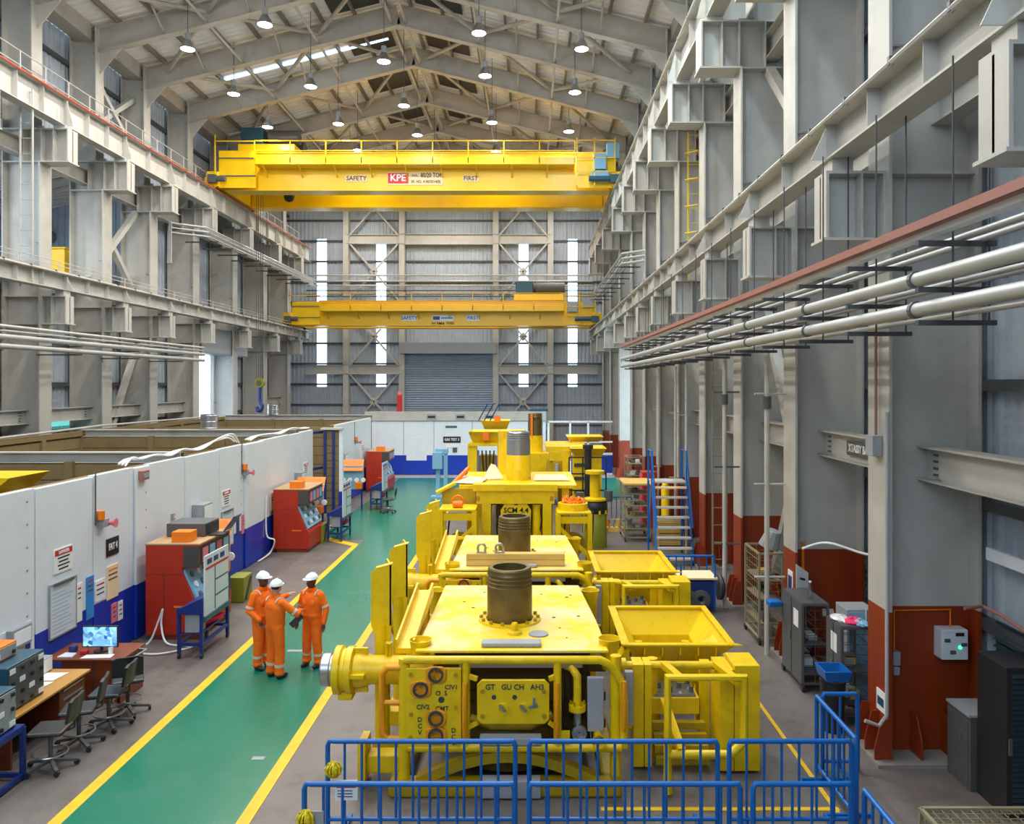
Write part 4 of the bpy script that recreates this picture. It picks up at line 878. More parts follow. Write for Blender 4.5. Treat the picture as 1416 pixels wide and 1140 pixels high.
    bl = [(-1.56,1.6),(-.97,1.6),(-.97,1.17),(-1.56,1.08),(-1.56,.78),(-.97,.72)]
    for x, z in bl: bb = MB(); bolt(bb, x, 10.4, z); bb.build('panel_bolt', m_yeldk, lp_)
    MB().cyl((-1.16,10.4,1.27),(-1.16,10.385,1.27),.04,n=12).build('indicator', m_dark, lp_)
    for s_, x, z in (('CIV1', -1.03, 1.43), ('CIV2', -1.4, 1.17), ('CMT', -1.15, 1.15), ('O  S', -1.16, 1.35), ('D\nC\nV', -1.44, .92), ('D\nC\nV', -1.0, .78)): text('lettering', s_, .085, (x, 10.397, z), m_dark, lp_, sx=1.0)
    # centre panel with chamfered corners
    c = .06; x0, x1, z0, z1 = -.69, .25, .97, 1.54
    cp = MB().prism([(x0+c,10.35,z0),(x1-c,10.35,z0),(x1,10.35,z0+c),(x1,10.35,z1-c),(x1-c,10.35,z1),(x0+c,10.35,z1),(x0,10.35,z1-c),(x0,10.35,z0+c)], (0,.05,0)).build('hot_stab_panel', m_yel, t, bev=.008)
    text('lettering', 'GT   GU CH   AH3', .1, (-.2, 10.345, 1.45), m_dark, cp, sx=.95)
    for x in (-.47, -.2): MB().cyl((x,10.352,1.32),(x,10.345,1.32),.032,n=12).build('port', m_dark, cp)
    for x in (-.62, .18):
        for z in (1.4, 1.08): bb = MB(); bolt(bb, x, 10.35, z, .03); bb.build('panel_bolt', m_yeldk, cp)
    for x in (-.35, -.08):
        k = MB().lathe((x,10.35,1.17),(0,-1,0),[(.075,0),(.075,.03),(.05,.03),(.05,.01),(.02,.01)],16,False).build('stab_socket', m_yel, cp, True); MB().beam((x-.05,10.3,1.24),(x+.03,10.3,1.15),.025,.03).build('stab_handle', m_silver, k)
    for (xa, za, xb, zb) in ((.05, 1.33, .05, 1.2), (-.02, 1.2, .1, 1.23)): MB().beam((xa,10.32,za),(xb,10.32,zb),.025,.03).build('tee_handle', m_silver, cp)
    for (za, zb) in ((.97, .9), (1.54, 1.6)):
        for (xa, xb) in ((-.69, -.84), (.25, .36)): MB().beam((xa, 10.4, za), (xb, 10.45, zb-.03), .04, .06).build('panel_stay', m_yel, cp)
    # anodes
    for (x0, x1, y0, y1, z0, z1) in ((-.66, .15, 10.75, 10.95, 1.835, 1.89), (-.95, .7, 10.62, 10.75, 1.6, 1.72), (-.66, .15, 10.36, 10.52, .68, .78), (-.64, .14, 10.3, 10.48, .02, .25), (.76, .98, 10.55, 10.62, .78, 1.5), (1.3, 1.42, 10.9, 11.0, .7, 1.45), (-1.2, -.4, 10.7, 10.8, .28, .52), (-.1, .7, 10.7, 10.8, .28, .52)):
        MB().box(x0, x1, y0, y1, z0, z1).build('anode', m_anode, t, bev=.015)
    # injection line, valve and small parts on the right of the front
    MB().tube([(.42,10.75,1.62),(.56,10.65,1.6),(.63,10.6,1.5),(.63,10.6,1.12)], .055, 12).build('injection_pipe', m_yel, t, True)
    fg = MB().cyl((.63,10.6,1.05),(.63,10.6,1.13),.115,n=16).build('flange', m_yel, t, True)
    for k in range(6): an = 2*PI*k/6; MB().cyl((.63+.09*math.cos(an),10.6+.09*math.sin(an),1.13),(.63+.09*math.cos(an),10.6+.09*math.sin(an),1.18),.014,n=6).build('flange_bolt', m_yeldk, fg)
    MB().cyl((.63,10.6,.85),(.63,10.6,1.05),.05,n=12).build('valve_body', m_silver, t, True); MB().lathe((.65,10.55,.78),(0,-1,0),[(.1,0),(.1,.05),(.06,.06),(.05,.02),(.01,.02)],16,False).build('valve_face', m_silver, t, True)
    MB().lathe((.9,10.4,.74),(0,-1,0),[(.06,-.2),(.06,0),(.1,.06),(.085,.06),(.05,0)],16,False).build('side_port', m_yel, t, True)
    MB().box(.4,.52,10.4,10.42,.68,.86).build('tag_plate', m_yel, t)
    MB().tube([(-.8,10.7,.9),(-.5,10.65,.82),(0,10.65,.82),(.3,10.7,.95)], .06, 10).build('flow_loop', m_yeldk, t, True)
    for (x, y, z) in ((-1.5, 10.9, 1.9), (1.09, 10.95, 1.9), (-1.62, 13.9, 1.8), (1.05, 13.9, 1.8)): cup(t, x, y, z)
    # tilted guide channel left of the plate
    g = MB(); g.beam((-1.72,10.95,1.72),(-1.7,12.9,2.02),.22,.08); g.beam((-1.84,10.95,1.78),(-1.82,12.9,2.08),.03,.2); g.beam((-1.6,10.95,1.78),(-1.58,12.9,2.08),.03,.2); g.build('guide_channel', m_yel, t)
    # flowline hub to the left
    y, z = 10.85, 1.5
    hb = MB().lathe((-1.3,y,z),(-1,0,0),[(.19,0),(.19,.85),(.23,.98),(.23,1.08)],24).build('flowline_pipe', m_yel, t, True)
    MB().lathe((-2.38,y,z),(-1,0,0),[(.24,0),(.31,.02),(.31,.1),(.28,.12),(.28,.16),(.32,.18),(.32,.26),(.27,.28)],28).build('clamp_hub', m_yel, hb, True)
    MB().lathe((-2.64,y,z),(-1,0,0),[(.2,0),(.2,.06),(.22,.07),(.22,.17),(.2,.19),(.14,.19),(.14,.05)],28,False).build('hub_face', m_silver, hb, True)
    for an in (0, PI/2, PI, 1.5*PI): 
        cc = Vector((-2.33, y+.24*math.cos(an), z+.24*math.sin(an))); MB().obox(cc, (.12,0,0), (0,.025*abs(math.sin(an))+.05*abs(math.cos(an)),0), (0,0,.025*abs(math.cos(an))+.06*abs(math.sin(an)))).build('hub_rib', m_yel, hb)
    MB().box(-2.6,-2.4,y-.12,y+.12,z-.38,z-.26).build('clamp_block', m_yel, hb, bev=.02); MB().tube([(-1.95,y,z+.16),(-1.95,y,z+.36),(-1.9,y,z+.36),(-1.9,y,z+.16)], .03, 6).build('pad_eye', m_yel, hb, True)
    # tall guide posts (folded plate) on the left
    for yy in (11.35, 12.85):
        zt = 5.4-((786-531) if yy < 12 else (757-531))*yy/1100
        gp_ = MB()
        gp_.prism([(-2.27,yy,1.95),(-1.98,yy,1.95),(-1.98,yy,zt+.05),(-2.2,yy,zt),(-2.27,yy,zt-.06)], (0,.025,0))
        gp_.prism([(-1.98,yy,1.95),(-1.98,yy+.22,1.75),(-2.1,yy+.4,zt-.3),(-2.1,yy+.4,zt+.05),(-1.98,yy,zt+.05)], (-.025,0,0))
        gp_.add([(-2.2,yy,zt),(-1.96,yy-.02,zt+.07),(-1.96,yy+.02,zt+.09),(-2.2,yy+.03,zt+.02)], [(0,1,2,3)])
        gp_.prism([(-2.27,yy,1.95),(-1.98,yy,1.95),(-2.0,yy,1.62),(-2.14,yy,1.62)], (0,.025,0)); o_ = gp_.build('guide_post_head', m_yel, t)
        MB().cyl((-2.12,yy+.08,.12),(-2.12,yy+.08,1.97),.11,n=14).build('guide_post', m_yel, t, True)
        MB().box(-2.25,-1.85,yy-.05,yy+.2,.05,.3).build('post_foot', m_yel, t, bev=.02)
    MB().box(-2.2,-1.66,10.7,10.95,.15,.4).build('bumper_arm', m_yel, t, bev=.02); MB().box(-2.3,-2.2,10.6,11.0,.05,.6).build('bumper_plate', m_yel, t)
    MB().box(-2.15,-1.6,12.9,13.1,.5,.7).build('side_arm', m_yel, t); MB().box(-2.15,-1.6,11.4,11.6,.5,.7).build('side_arm', m_yel, t)
    # right hand module: funnel hopper
    hp = hopper(MB(), (1.45,3.05,12.0,14.05), (1.76,2.74,12.38,13.75), 1.45, 1.06).build('funnel_hopper', m_yel, t)
    hopper(MB(), (1.76,2.74,12.38,13.75), (1.78,2.72,12.4,13.73), 1.06, .72).build('throat', m_yel, hp)
    MB().prism([(1.4,11.97,1.45),(3.2,11.97,1.45),(3.05,12.08,1.45),(1.45,12.08,1.45)], (0,0,.02)).build('rim_lip', m_yel, hp)
    MB().box(1.38,1.5,12.0,14.1,1.44,1.47).build('rim_lip', m_yel, hp); MB().box(1.4,3.05,14.0,14.1,1.44,1.47).build('rim_lip', m_yel, hp); MB().box(3.0,3.1,12.0,14.1,1.44,1.47).build('rim_lip', m_yel, hp)
    for k in range(5): x = 1.72+k*.27; MB().prism([(x,12.0,1.42),(x,12.42,1.02),(x,12.3,1.0),(x,12.0,1.3)], (.02,0,0)).build('funnel_rib', m_yel, hp)
    MB().prism([(2.55,12.45,1.1),(2.9,12.2,1.36),(2.9,12.75,1.36),(2.6,12.9,1.1)], (.03,0,.02)).build('guide_flap', m_yel, hp); MB().prism([(1.2,12.0,1.05),(1.45,12.0,1.4),(1.5,12.0,1.4),(1.5,12.0,1.05)], (0,.3,0)).build('side_gusset', m_yel, hp)
    for (x, y) in ((1.85,12.5),(2.65,12.5),(1.85,13.6),(2.65,13.6)): MB().box(x-.06,x+.06,y-.06,y+.06,0,1.0).build('hopper_leg', m_yel, hp)
    MB().box(1.75,2.75,13.2,13.7,.1,.85).build('module_box', m_yeldk, t, bev=.02); MB().cyl((1.9,12.9,.75),(2.2,12.9,.8),.07,n=10).build('module_pipe', m_yel, t, True)
    # right hand frame
    for (x0, x1) in ((1.44,1.59),(1.6,1.7)): MB().box(x0,x1,11.1,11.42,.05,1.48).build('column_slab', m_yel, t, bev=.008)
    for (x0, x1, z1) in ((2.62,2.82,1.44),(2.83,3.18,1.5)): MB().box(x0,x1,11.0,11.55,.04,z1).build('block_slab', m_yel, t, bev=.008)
    MB().box(2.6,2.72,11.0,11.25,1.44,1.49).build('latch', m_yel, t); MB().tube([(1.16,11.25,1.42),(2.65,11.25,1.42)], .055, 10).build('cross_tube', m_yel, t, True)
    for z in (1.42, .55):
        cl_ = MB().lathe((1.27,11.25,z),(1,0,0),[(.05,-.08),(.1,-.08),(.1,-.02),(.06,-.01),(.06,.01),(.1,.02),(.1,.08),(.05,.08)],14,False).build('clamp_flange', m_yel, t, True)
    MB().tube([(1.16,11.25,.55),(1.5,11.25,.55)], .05, 10).build('cross_tube', m_yel, t, True)
    MB().tube([(1.8,10.4,.05),(1.8,10.4,1.56),(2.8,10.4,1.56),(2.8,10.4,.72),(2.62,10.4,.55),(1.8,10.4,.55)], .06, 10).build('front_frame', m_yel, t, True)
    for (xa, za) in ((1.98, 1.53), (2.72, 1.5)): MB().beam((xa,10.4,za),(xa-.1,11.25,1.44),.1,.08).build('frame_arm', m_yel, t)
    MB().beam((1.98,10.4,.6),(1.88,11.2,.95),.1,.08).build('frame_arm', m_yel, t); MB().cyl((1.78,11.6,0),(1.78,11.6,1.4),.08,n=10).build('inner_post', m_yel, t, True)
    MB().box(2.48,2.62,11.6,11.7,0,1.35).build('inner_post', m_yel, t); MB().box(1.9,2.0,12.2,12.3,0,1.3).build('inner_post', m_yel, t)
    MB().box(1.75,2.45,11.5,12.1,.62,.86).build('stab_plate_box', m_yel, t, bev=.01)
    sp = MB().box(1.8,2.4,11.52,12.08,.86,.9).build('stab_plate', m_silver, t)
    for i in range(3):
        for j in range(4): MB().cyl((1.9+.15*j,11.62+.16*i,.9),(1.9+.15*j,11.62+.16*i,.98 if (i+j) % 2 else .92),.035,n=8).build('stab_coupler', m_dgrey if (i+j) % 2 else m_silver, sp, True)
    for k in range(4): MB().box(1.75,2.5,11.05+.1*k,11.15+.1*k,.1+.12*k,.2+.12*k).build('step_plate', m_yeldk, t)
    # hoses behind the front
    for k in range(5):
        x = .45+.08*k; MB().tube([(x,10.8,1.6),(x+.03,10.78,1.2),(x-.02,10.8,.9),(x+.05,10.85,.5)], .018, 6).build('hose', m_black, t, True)
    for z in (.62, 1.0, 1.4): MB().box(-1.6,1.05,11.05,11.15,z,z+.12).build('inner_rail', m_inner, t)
    return t
t1 = tree_short()
t2 = clone(t1, -.02, 4.65, 0, 'second yellow subsea tree, with a timber beam lying on its front')
# timbers lying on the second tree
for k, (z, x0, x1) in enumerate(((1.9, -1.25, .68), (2.02, -1.25, .68))):
    tag(MB().box(x0, x1, 15.55, 15.75, z-.06, z+.055).build('timber_beam', m_woodl, bev=.008), '%s timber beam across the second subsea tree' % ('lower' if k == 0 else 'upper'), 'timber')
for k, x in enumerate((-.95, -.6)):
    t = thing('shackle', ('left' if k == 0 else 'right')+' silver shackle on the timber beams of the second tree', 'shackle', (x+.0, 15.62, 2.08)); MB().tube(smooth([(x-.06,15.6,2.1),(x-.075,15.6,2.18),(x-.05,15.6,2.24),(x,15.6,2.26),(x+.05,15.6,2.24),(x+.075,15.6,2.18),(x+.06,15.6,2.1)],3), .025, 7).build('bow', m_silver, t, True); MB().cyl((x-.1,15.6,2.1),(x+.1,15.6,2.1),.02,n=7).build('pin', m_silver, t, True)
# ---- taller third tree with the SCM plate
def tall_tree():
    t = thing('subsea_tree', 'tall yellow subsea tree with SCM 4.4 plate and side tables', 'subsea tree', (-.35, 22.6, 0), 'tall yellow subsea trees')
    ZT = 2.62
    # portal
    MB().box(-1.5,.72,20.9,21.3,ZT-.05,ZT+.14).build('portal_head', m_yel, t, bev=.015)
    MB().box(-1.42,.64,20.95,21.25,ZT-.38,ZT-.05).build('portal_beam', m_yel, t)
    for x in (-1.15, .45): MB().box(x-.12,x+.12,20.95,21.25,0,ZT-.38).build('portal_post', m_yel, t, bev=.015)
    for x in (-1.42, .52): MB().box(x,x+.1,20.94,21.0,ZT-.3,ZT-.18).build('portal_cleat', m_yeldk, t)
    MB().box(-1.3,.6,21.5,24.3,.3,ZT-.1).build('tree_block', m_yeldk, t)
    for (x, y) in ((-1.6,24.4),(.95,24.4),(-1.6,21.5),(.95,21.5)): MB().box(x-.1,x+.1,y-.1,y+.1,0,ZT).build('corner_post', m_yel, t)
    MB().box(-1.9,1.25,21.3,24.6,ZT-.02,ZT+.06).build('top_plate', m_yel, t)
    MB().prism([(-.75,20.98,1.4),(.0,20.98,1.4),(.03,20.98,2.05),(-.12,20.98,2.3),(-.63,20.98,2.3),(-.78,20.98,2.05)], (0,.08,0)).build('module_plate', m_yel, t, bev=.01)
    text('lettering', 'SCM 4.4', .19, (-.37,20.97,2.06), m_ink, t); MB().box(-.42,-.32,20.97,20.98,2.2,2.27).build('small_tag', m_dgrey, t)
    for (x, m) in ((.18, m_yel), (-.98, m_silver)): MB().cyl((x,21.15,1.3),(x,21.15,2.2),.12,n=14).build('canister', m, t, True)
    for x in (-.9,-.84,.26): MB().tube([(x,21.1,2.2),(x+.05,21.05,1.8),(x-.03,21.1,1.3)], .02, 6).build('hose', m_black, t, True)
    # side tables
    for (x0, x1, nm) in ((-2.28,-1.42,1), (.72,1.52,2)):
        z = 2.16 if nm == 1 else 2.08
        tb = MB().box(x0-.04,x1+.04,20.2,21.1,z,z+.05).build('side_table', m_yel, t, bev=.01)
        MB().box(x0,x1,20.24,20.3,z-.24,z-.06).build('apron', m_yel, tb)
        for (x, y) in ((x0,20.25),(x1,20.25),(x0,21.0),(x1,21.0)): MB().box(x-.06,x+.06,y-.06,y+.06,0,z).build('leg', m_yel, tb)
        a_, b_ = ((x0, 1.0), (x1, 1.75)) if nm == 1 else ((x1, 1.0), (x0, 1.75)); MB().beam((a_[0],20.27,a_[1]),(b_[0],20.27,b_[1]),.06,.1).build('diagonal', m_yel, tb)
        MB().tube([(x0+.2,20.6,z-.2),(x0+.15,20.6,1.5),(x0+.3,20.6,1.0)], .025, 6).build('hose', m_black, tb, True)
        MB().lathe(((x0+x1)/2,20.9,1.2),(0,-1,0),[(.32,0),(.32,.06)],18).build('round_cover', m_yeldk, tb, True)
    sh = MB().tube(smooth([(-1.96,20.5,2.26),(-2.0,20.5,2.38),(-1.95,20.5,2.47),(-1.86,20.5,2.51),(-1.77,20.5,2.47),(-1.72,20.5,2.38),(-1.76,20.5,2.26)],3), .03, 8).build('orange_shackle', m_orange, t, True); MB().cyl((-1.98,20.48,2.3),(-1.74,20.48,2.3),.09,n=12).build('shackle_pin', m_orange, sh, True)
    MB().cyl((-2.1,21.6,2.68),(-1.75,22.6,3.0),.06,n=10).build('orange_bar', m_orange, t, True)
    MB().box(-2.35,-1.45,21.2,21.4,2.2,2.6).build('rear_box', m_yeldk, t); MB().beam((-2.5,21.2,2.5),(-2.0,21.3,2.75),.3,.06).build('rear_flap', m_yel, t)
    # coiled orange umbilical on the right table
    for k in range(4):
        rr = .34-.04*k; MB().tube([(1.12+rr*math.cos(2*PI*i/16),20.75+rr*.8*math.sin(2*PI*i/16),2.22+.06*k+.05*math.sin(3*i+k)) for i in range(16)], .035, 7, True).build('umbilical_coil', m_orange, t, True)
    MB().cyl((1.12,20.75,2.13),(1.12,20.75,2.3),.4,n=18).build('coil_tray', m_yel, t, True); MB().tube([(1.5,20.7,2.3),(1.62,20.5,2.0),(1.6,20.45,1.6),(1.55,20.4,1.0)], .03, 7).build('umbilical_tail', m_black, t, True)
    # casing: yellow sleeve with machined top
    MB().lathe((-.33,22.7,ZT+.06),(0,0,1),[(.35,0),(.35,.68),(.34,.7)],32).build('casing_sleeve', m_yel, t, True)
    casing(t, -.33, 22.7, ZT+.74, 4.04, .335, m_silver)
    return t
t3 = tall_tree()
MB().lathe((-.55,24.2,2.68),(0,0,1),[(.42,0),(.42,1.3),(.4,1.32)],20).build('bore_tube', m_yel, t3, True)
# loose beige sheets on top of the tall tree
for k, (pts, lab) in enumerate(((((-2.1,21.5,2.72),(-1.35,21.4,2.7),(-1.2,22.4,2.74),(-1.9,22.6,2.78)), 'flat beige sheet on the left top of the tall tree'), (((-1.35,22.3,2.7),(-.75,22.5,2.72),(-1.0,22.9,3.05),(-1.12,22.8,3.1)), 'bent beige sheet standing on the tall tree left of the casing'), (((.1,22.2,2.7),(1.1,22.2,2.7),(1.0,23.2,2.74),(.15,23.3,2.74)), 'beige sheet on the right top of the tall tree'))):
    tag(MB().prism(pts, (0,0,.015)).build('board_sheet', m_ply), lab, 'sheet')
# ---- far trees: portal with trays
def far_tree():
    t = thing('subsea_tree', 'farthest yellow subsea tree with flat trays and a striped casing', 'subsea tree', (.2, 33, 0), 'tall yellow subsea trees')
    X = lambda px, y: (px-CX)*y/FPX
    y = 29.6
    for px in (653, 694): x = X(px, y); MB().box(x-.17,x+.17,y,y+.4,0,3.15).build('portal_post', m_yel, t)
    MB().box(X(648,y),X(700,y),y-.05,y+.6,3.08,3.2).build('portal_beam', m_yel, t)
    hopper(MB(), (X(649,y),X(700,y),y-.1,y+1.4), (X(654,y),X(694,y),y+.2,y+1.1), 3.62, 3.2).build('funnel_tray', m_yel, t)
    MB().box(X(672,y)-.12,X(672,y)+.12,y-.16,y-.1,3.3,3.62).build('orange_tag', m_orange, t)
    hopper(MB(), (X(668,32),X(705,32),31.2,32.6), (X(672,32),X(700,32),31.5,32.3), 3.95, 3.6).build('funnel_tray', m_yel, t)
    for px in (674, 682, 690): x = X(px, 31.2); MB().tube([(x-.35,31.2,3.95),(x,31.2,4.6),(x+.05,32.2,4.6)], .025, 6).build('tray_rail', m_navy, t)
    MB().box(X(688,31.2)-.12,X(688,31.2)+.12,31.1,31.2,3.9,4.15).build('orange_tag', m_orange, t)
    MB().box(-1.9,-1.3,29.9,30.6,.3,2.7).build('valve_block', m_yeldk, t); MB().cyl((-2.0,29.8,1.5),(-2.0,29.8,2.9),.1,n=10).build('canister', m_anode, t, True)
    for k in range(4): MB().tube([(-1.8+.15*k,29.8,2.9),(-1.75+.12*k,29.7,2.3),(-1.7+.15*k,29.75,1.8)], .03, 6).build('hose', m_black, t, True)
    # right deck
    y = 31
    MB().box(X(755,y),X(812,y),y,y+3,2.75,2.95).build('deck', m_yel, t); MB().box(X(760,y),X(790,y),y-.02,y+1.5,2.4,2.75).build('deck_beam', m_yel, t)
    for px in (783, 797): x = X(px,y); MB().box(x-.15,x+.15,y-.05,y+.3,0,2.8).build('deck_post', m_yel, t)
    MB().lathe((X(772,y),y+.4,1.0),(0,0,1),[(.6,0),(.6,.35),(.5,.45),(.5,.55),(.45,1.4)],24).build('drum_connector', m_yeldk, t, True)
    MB().cyl((X(770,y),y-.2,1.6),(X(770,y),y-.2,2.3),.08,n=10).build('canister', m_anode, t, True)
    for (a, b, yy, zr, zb) in ((790,838,29.5,3.0,2.72), (785,834,33,3.2,2.97)): hopper(MB(), (X(a,yy),X(b,yy),yy,yy+1.6), (X(a+6,yy),X(b-6,yy),yy+.3,yy+1.3), zr, zb).build('funnel_tray', m_yel, t)
    MB().box(X(793,29.8),X(832,29.8),29.8,30.6,1.0,2.75).build('module_body', m_yel, t); 
    for z in (1.3,1.8,2.3): MB().box(X(794,29.75),X(818,29.75),29.75,29.8,z,z+.12).build('module_slot', m_dark, t)
    # casing
    MB().lathe((.24,36.4,2.3),(0,0,1),[(.36,0),(.36,.75)],24).build('casing_sleeve', m_yel, t, True); casing(t, .24, 36.4, 3.0, 4.05, .34, m_casing)
    MB().box(.02,.12,36.0,36.06,3.05,4.03).build('orange_stripe', m_orange, t)
    MB().box(-.6,1.6,35.4,37.6,.4,2.3).build('tree_block', m_yel, t)
    # black service frame and black riser
    yb_ = 28.9
    for px in (787, 806, 838): x = X(px,yb_); MB().box(x-.025,x+.025,yb_,yb_+.05,0,2.72).build('service_frame', m_black, t)
    for z in (2.7,2.1,1.5,1.0): MB().box(X(787,yb_),X(838,yb_),yb_,yb_+.05,z,z+.05).build('service_frame', m_black, t)
    MB().cyl((X(813,28.7),28.7,.6),(X(813,28.7),28.7,3.15),.13,n=14).build('riser', m_black, t, True); MB().cyl((X(813,28.7),28.7,3.05),(X(813,28.7),28.7,3.2),.19,n=14).build('riser_cap', m_black, t, True)
    return t
far_tree()
tg = thing('test_stump', 'olive drum with black collar and yellow wheel beside the tall tree', 'drum', (2.15, 26.4, 0))
MB().lathe((2.15,26.4,0),(0,0,1),[(.4,0),(.4,1.1),(.37,1.14)],28).build('drum', m_olive, tg, True); MB().lathe((2.15,26.4,1.12),(0,0,1),[(.38,0),(.42,.06),(.42,.3),(.33,.42)],28).build('collar', m_black, tg, True)
for k in range(10): a = 2*PI*k/10; MB().cyl((2.15+.41*math.cos(a),26.4+.41*math.sin(a),1.12),(2.15+.41*math.cos(a),26.4+.41*math.sin(a),1.24),.04,n=6).build('collar_bolt', m_yel, tg)
MB().lathe((2.15,26.4,1.54),(0,0,1),[(.4,0),(.4,.06),(.17,.1),(.17,.85),(.32,.88),(.32,.98)],24).build('stem', m_yel, tg, True)
for (dx, h) in ((-.5, .3), (.45, .35)): MB().cyl((2.15+dx,26.4,1.5),(2.15+dx,26.4,1.5+h),.14,n=12).build('gauge', m_dgrey, tg, True)
# teal tank behind, light blue column stand on the walkway
tk = thing('tank', 'teal tank on the far partition behind the striped casing', 'tank', ((745-CX)*47/FPX, 47.9, 3.1)); xx = (745-CX)*47.9/FPX
MB().box(xx-.45,xx+.45,47.6,48.4,0,3.76).build('plinth', m_dgrey, tk); MB().box(xx-.55,xx+.55,47.5,48.5,3.76,3.9).build('tank_top', m_teal, tk); MB().box(xx-.48,xx+.48,47.55,48.4,2.6,3.76).build('tank_body', m_ltblue, tk, bev=.05)
sx = (611-CX)*37.5/FPX; ls = thing('jacking_stand', 'pale blue upright stand on the green floor behind the tall tree', 'stand', (sx, 37.5, 0))
MB().box(sx-.5,sx+.5,37.2,37.8,0,.12).build('base', m_ltblue, ls); 
for dx in (-.18,.18): MB().box(sx+dx-.09,sx+dx+.09,37.4,37.6,.12,2.3).build('upright', m_ltblue, ls)
MB().box(sx-.42,sx+.05,37.2,37.4,1.4,2.2).build('winch_box', m_ltblue, ls, bev=.03); MB().box(sx-.3,sx+.3,37.35,37.65,2.1,2.35).build('head', m_ltblue, ls, bev=.03)
# ------------------------------------------------------------------ barriers
def barrier(p0, p1, lab, h=1.1, bars=None):
    p0 = Vector((p0[0], p0[1], 0)); p1 = Vector((p1[0], p1[1], 0)); L = (p1-p0).length; u = (p1-p0)/L; nrm = Vector((-u.y, u.x, 0))
    t = thing('crowd_barrier', lab, 'barrier', (p0+p1)/2, 'blue crowd barriers'); r = .03; c = .08
    q = lambda s, z: p0+u*s+Vector((0,0,z))
    MB().tube([q(r,.02),q(r,h-c),q(r+c*.3,h-c*.3),q(c+r,h-r),q(L-c-r,h-r),q(L-r-c*.3,h-c*.3),q(L-r,h-c),q(L-r,.02)], r, 10).build('frame', m_blue, t, True)
    MB().tube([q(r,.13),q(L-r,.13)], r*.9, 8).build('lower_rail', m_blue, t, True)
    n = bars or max(2, int(L/.195)); me = None
    for i in range(1, n):
        s = r+(L-2*r)*i/n
        o = MB().cyl(q(s,.13), q(s,h-r), .0165, n=7).build('bar', m_blue, t, True)
    for s in (.25, L-.25) if L > .9 else (L/2,): MB().beam(q(s,.03)-nrm*.28, q(s,.03)+nrm*.28, .04, .04).build('foot', m_blue, t); MB().cyl(q(s,.03), q(s,.13), .02, n=6).build('foot_post', m_blue, t)
    return t
YB, YA = 9.63, 8.6
barrier((-2.48,YB),(-.15,YB),'left blue barrier of the rear row, with a tag and yellow tape'); barrier((-.04,YB),(2.3,YB),'middle blue barrier of the rear row'); barrier((2.38,YB),(3.92,YB),'right blue barrier of the rear row')
barrier((-2.47,YA),(-.14,YA),'left blue barrier of the front row'); barrier((-.04,YA),(2.3,YA),'middle blue barrier of the front row'); barrier((2.38,YA),(3.5,YA),'right blue barrier of the front row')
barrier((3.97,YB+.02),(3.97,11.05),'blue barrier running back from the right end of the rear row'); barrier((4.05,11.1),(4.6,11.1),'short blue barrier across the back of the right corner'); barrier((3.56,6.4),(3.56,8.5),'blue barrier running forward at the lower right')
barrier((2.5,20.0),(4.66,20.0),'blue barrier by the stair ladder and hose reel'); barrier((2.7,30.4),(3.9,30.4),'blue barrier in front of the bright right doorway')
for (x, y, z, lab) in ((-2.4,YB-.03,.75,'yellow caution tape bundle tied to the rear left barrier'), (-2.44,YA-.03,.72,'yellow caution tape bundle tied to the front left barrier')):
    mb = MB(); random.seed(5)
    for k in range(26):
        a = random.uniform(0, 2*PI); e = random.uniform(0, 2*PI); rr = random.uniform(.05, .1); ax = Vector((math.cos(a), math.sin(a), 0)); az = Vector((0, 0, 1))
        mb.tube([Vector((x+.03, y-.02, z))+ax*rr*math.cos(e+2*PI*i/9)+az*rr*math.sin(e+2*PI*i/9) for i in range(9)], .011, 5, True)
    tag(mb.build('caution_tape', m_caution), lab, 'tape')['kind'] = 'stuff'
s = tag(MB().box(-2.35,-2.08,YB-.045,YB-.035,.38,.62).build('barrier_tag', m_white), 'white tag with red header on the rear left barrier', 'tag'); MB().box(-2.33,-2.1,YB-.05,YB-.045,.53,.6).build('red_header', m_signred, s)
for k in range(3): MB().box(-2.32,-2.14,YB-.05,YB-.045,.49-.035*k,.5-.035*k).build('text_line', m_navy, s)
s = tag(MB().box(-2.36,-2.22,YA-.05,YA-.035,.5,.8).build('barrier_tag', m_grey), 'grey tag hanging on the front left barrier', 'tag')
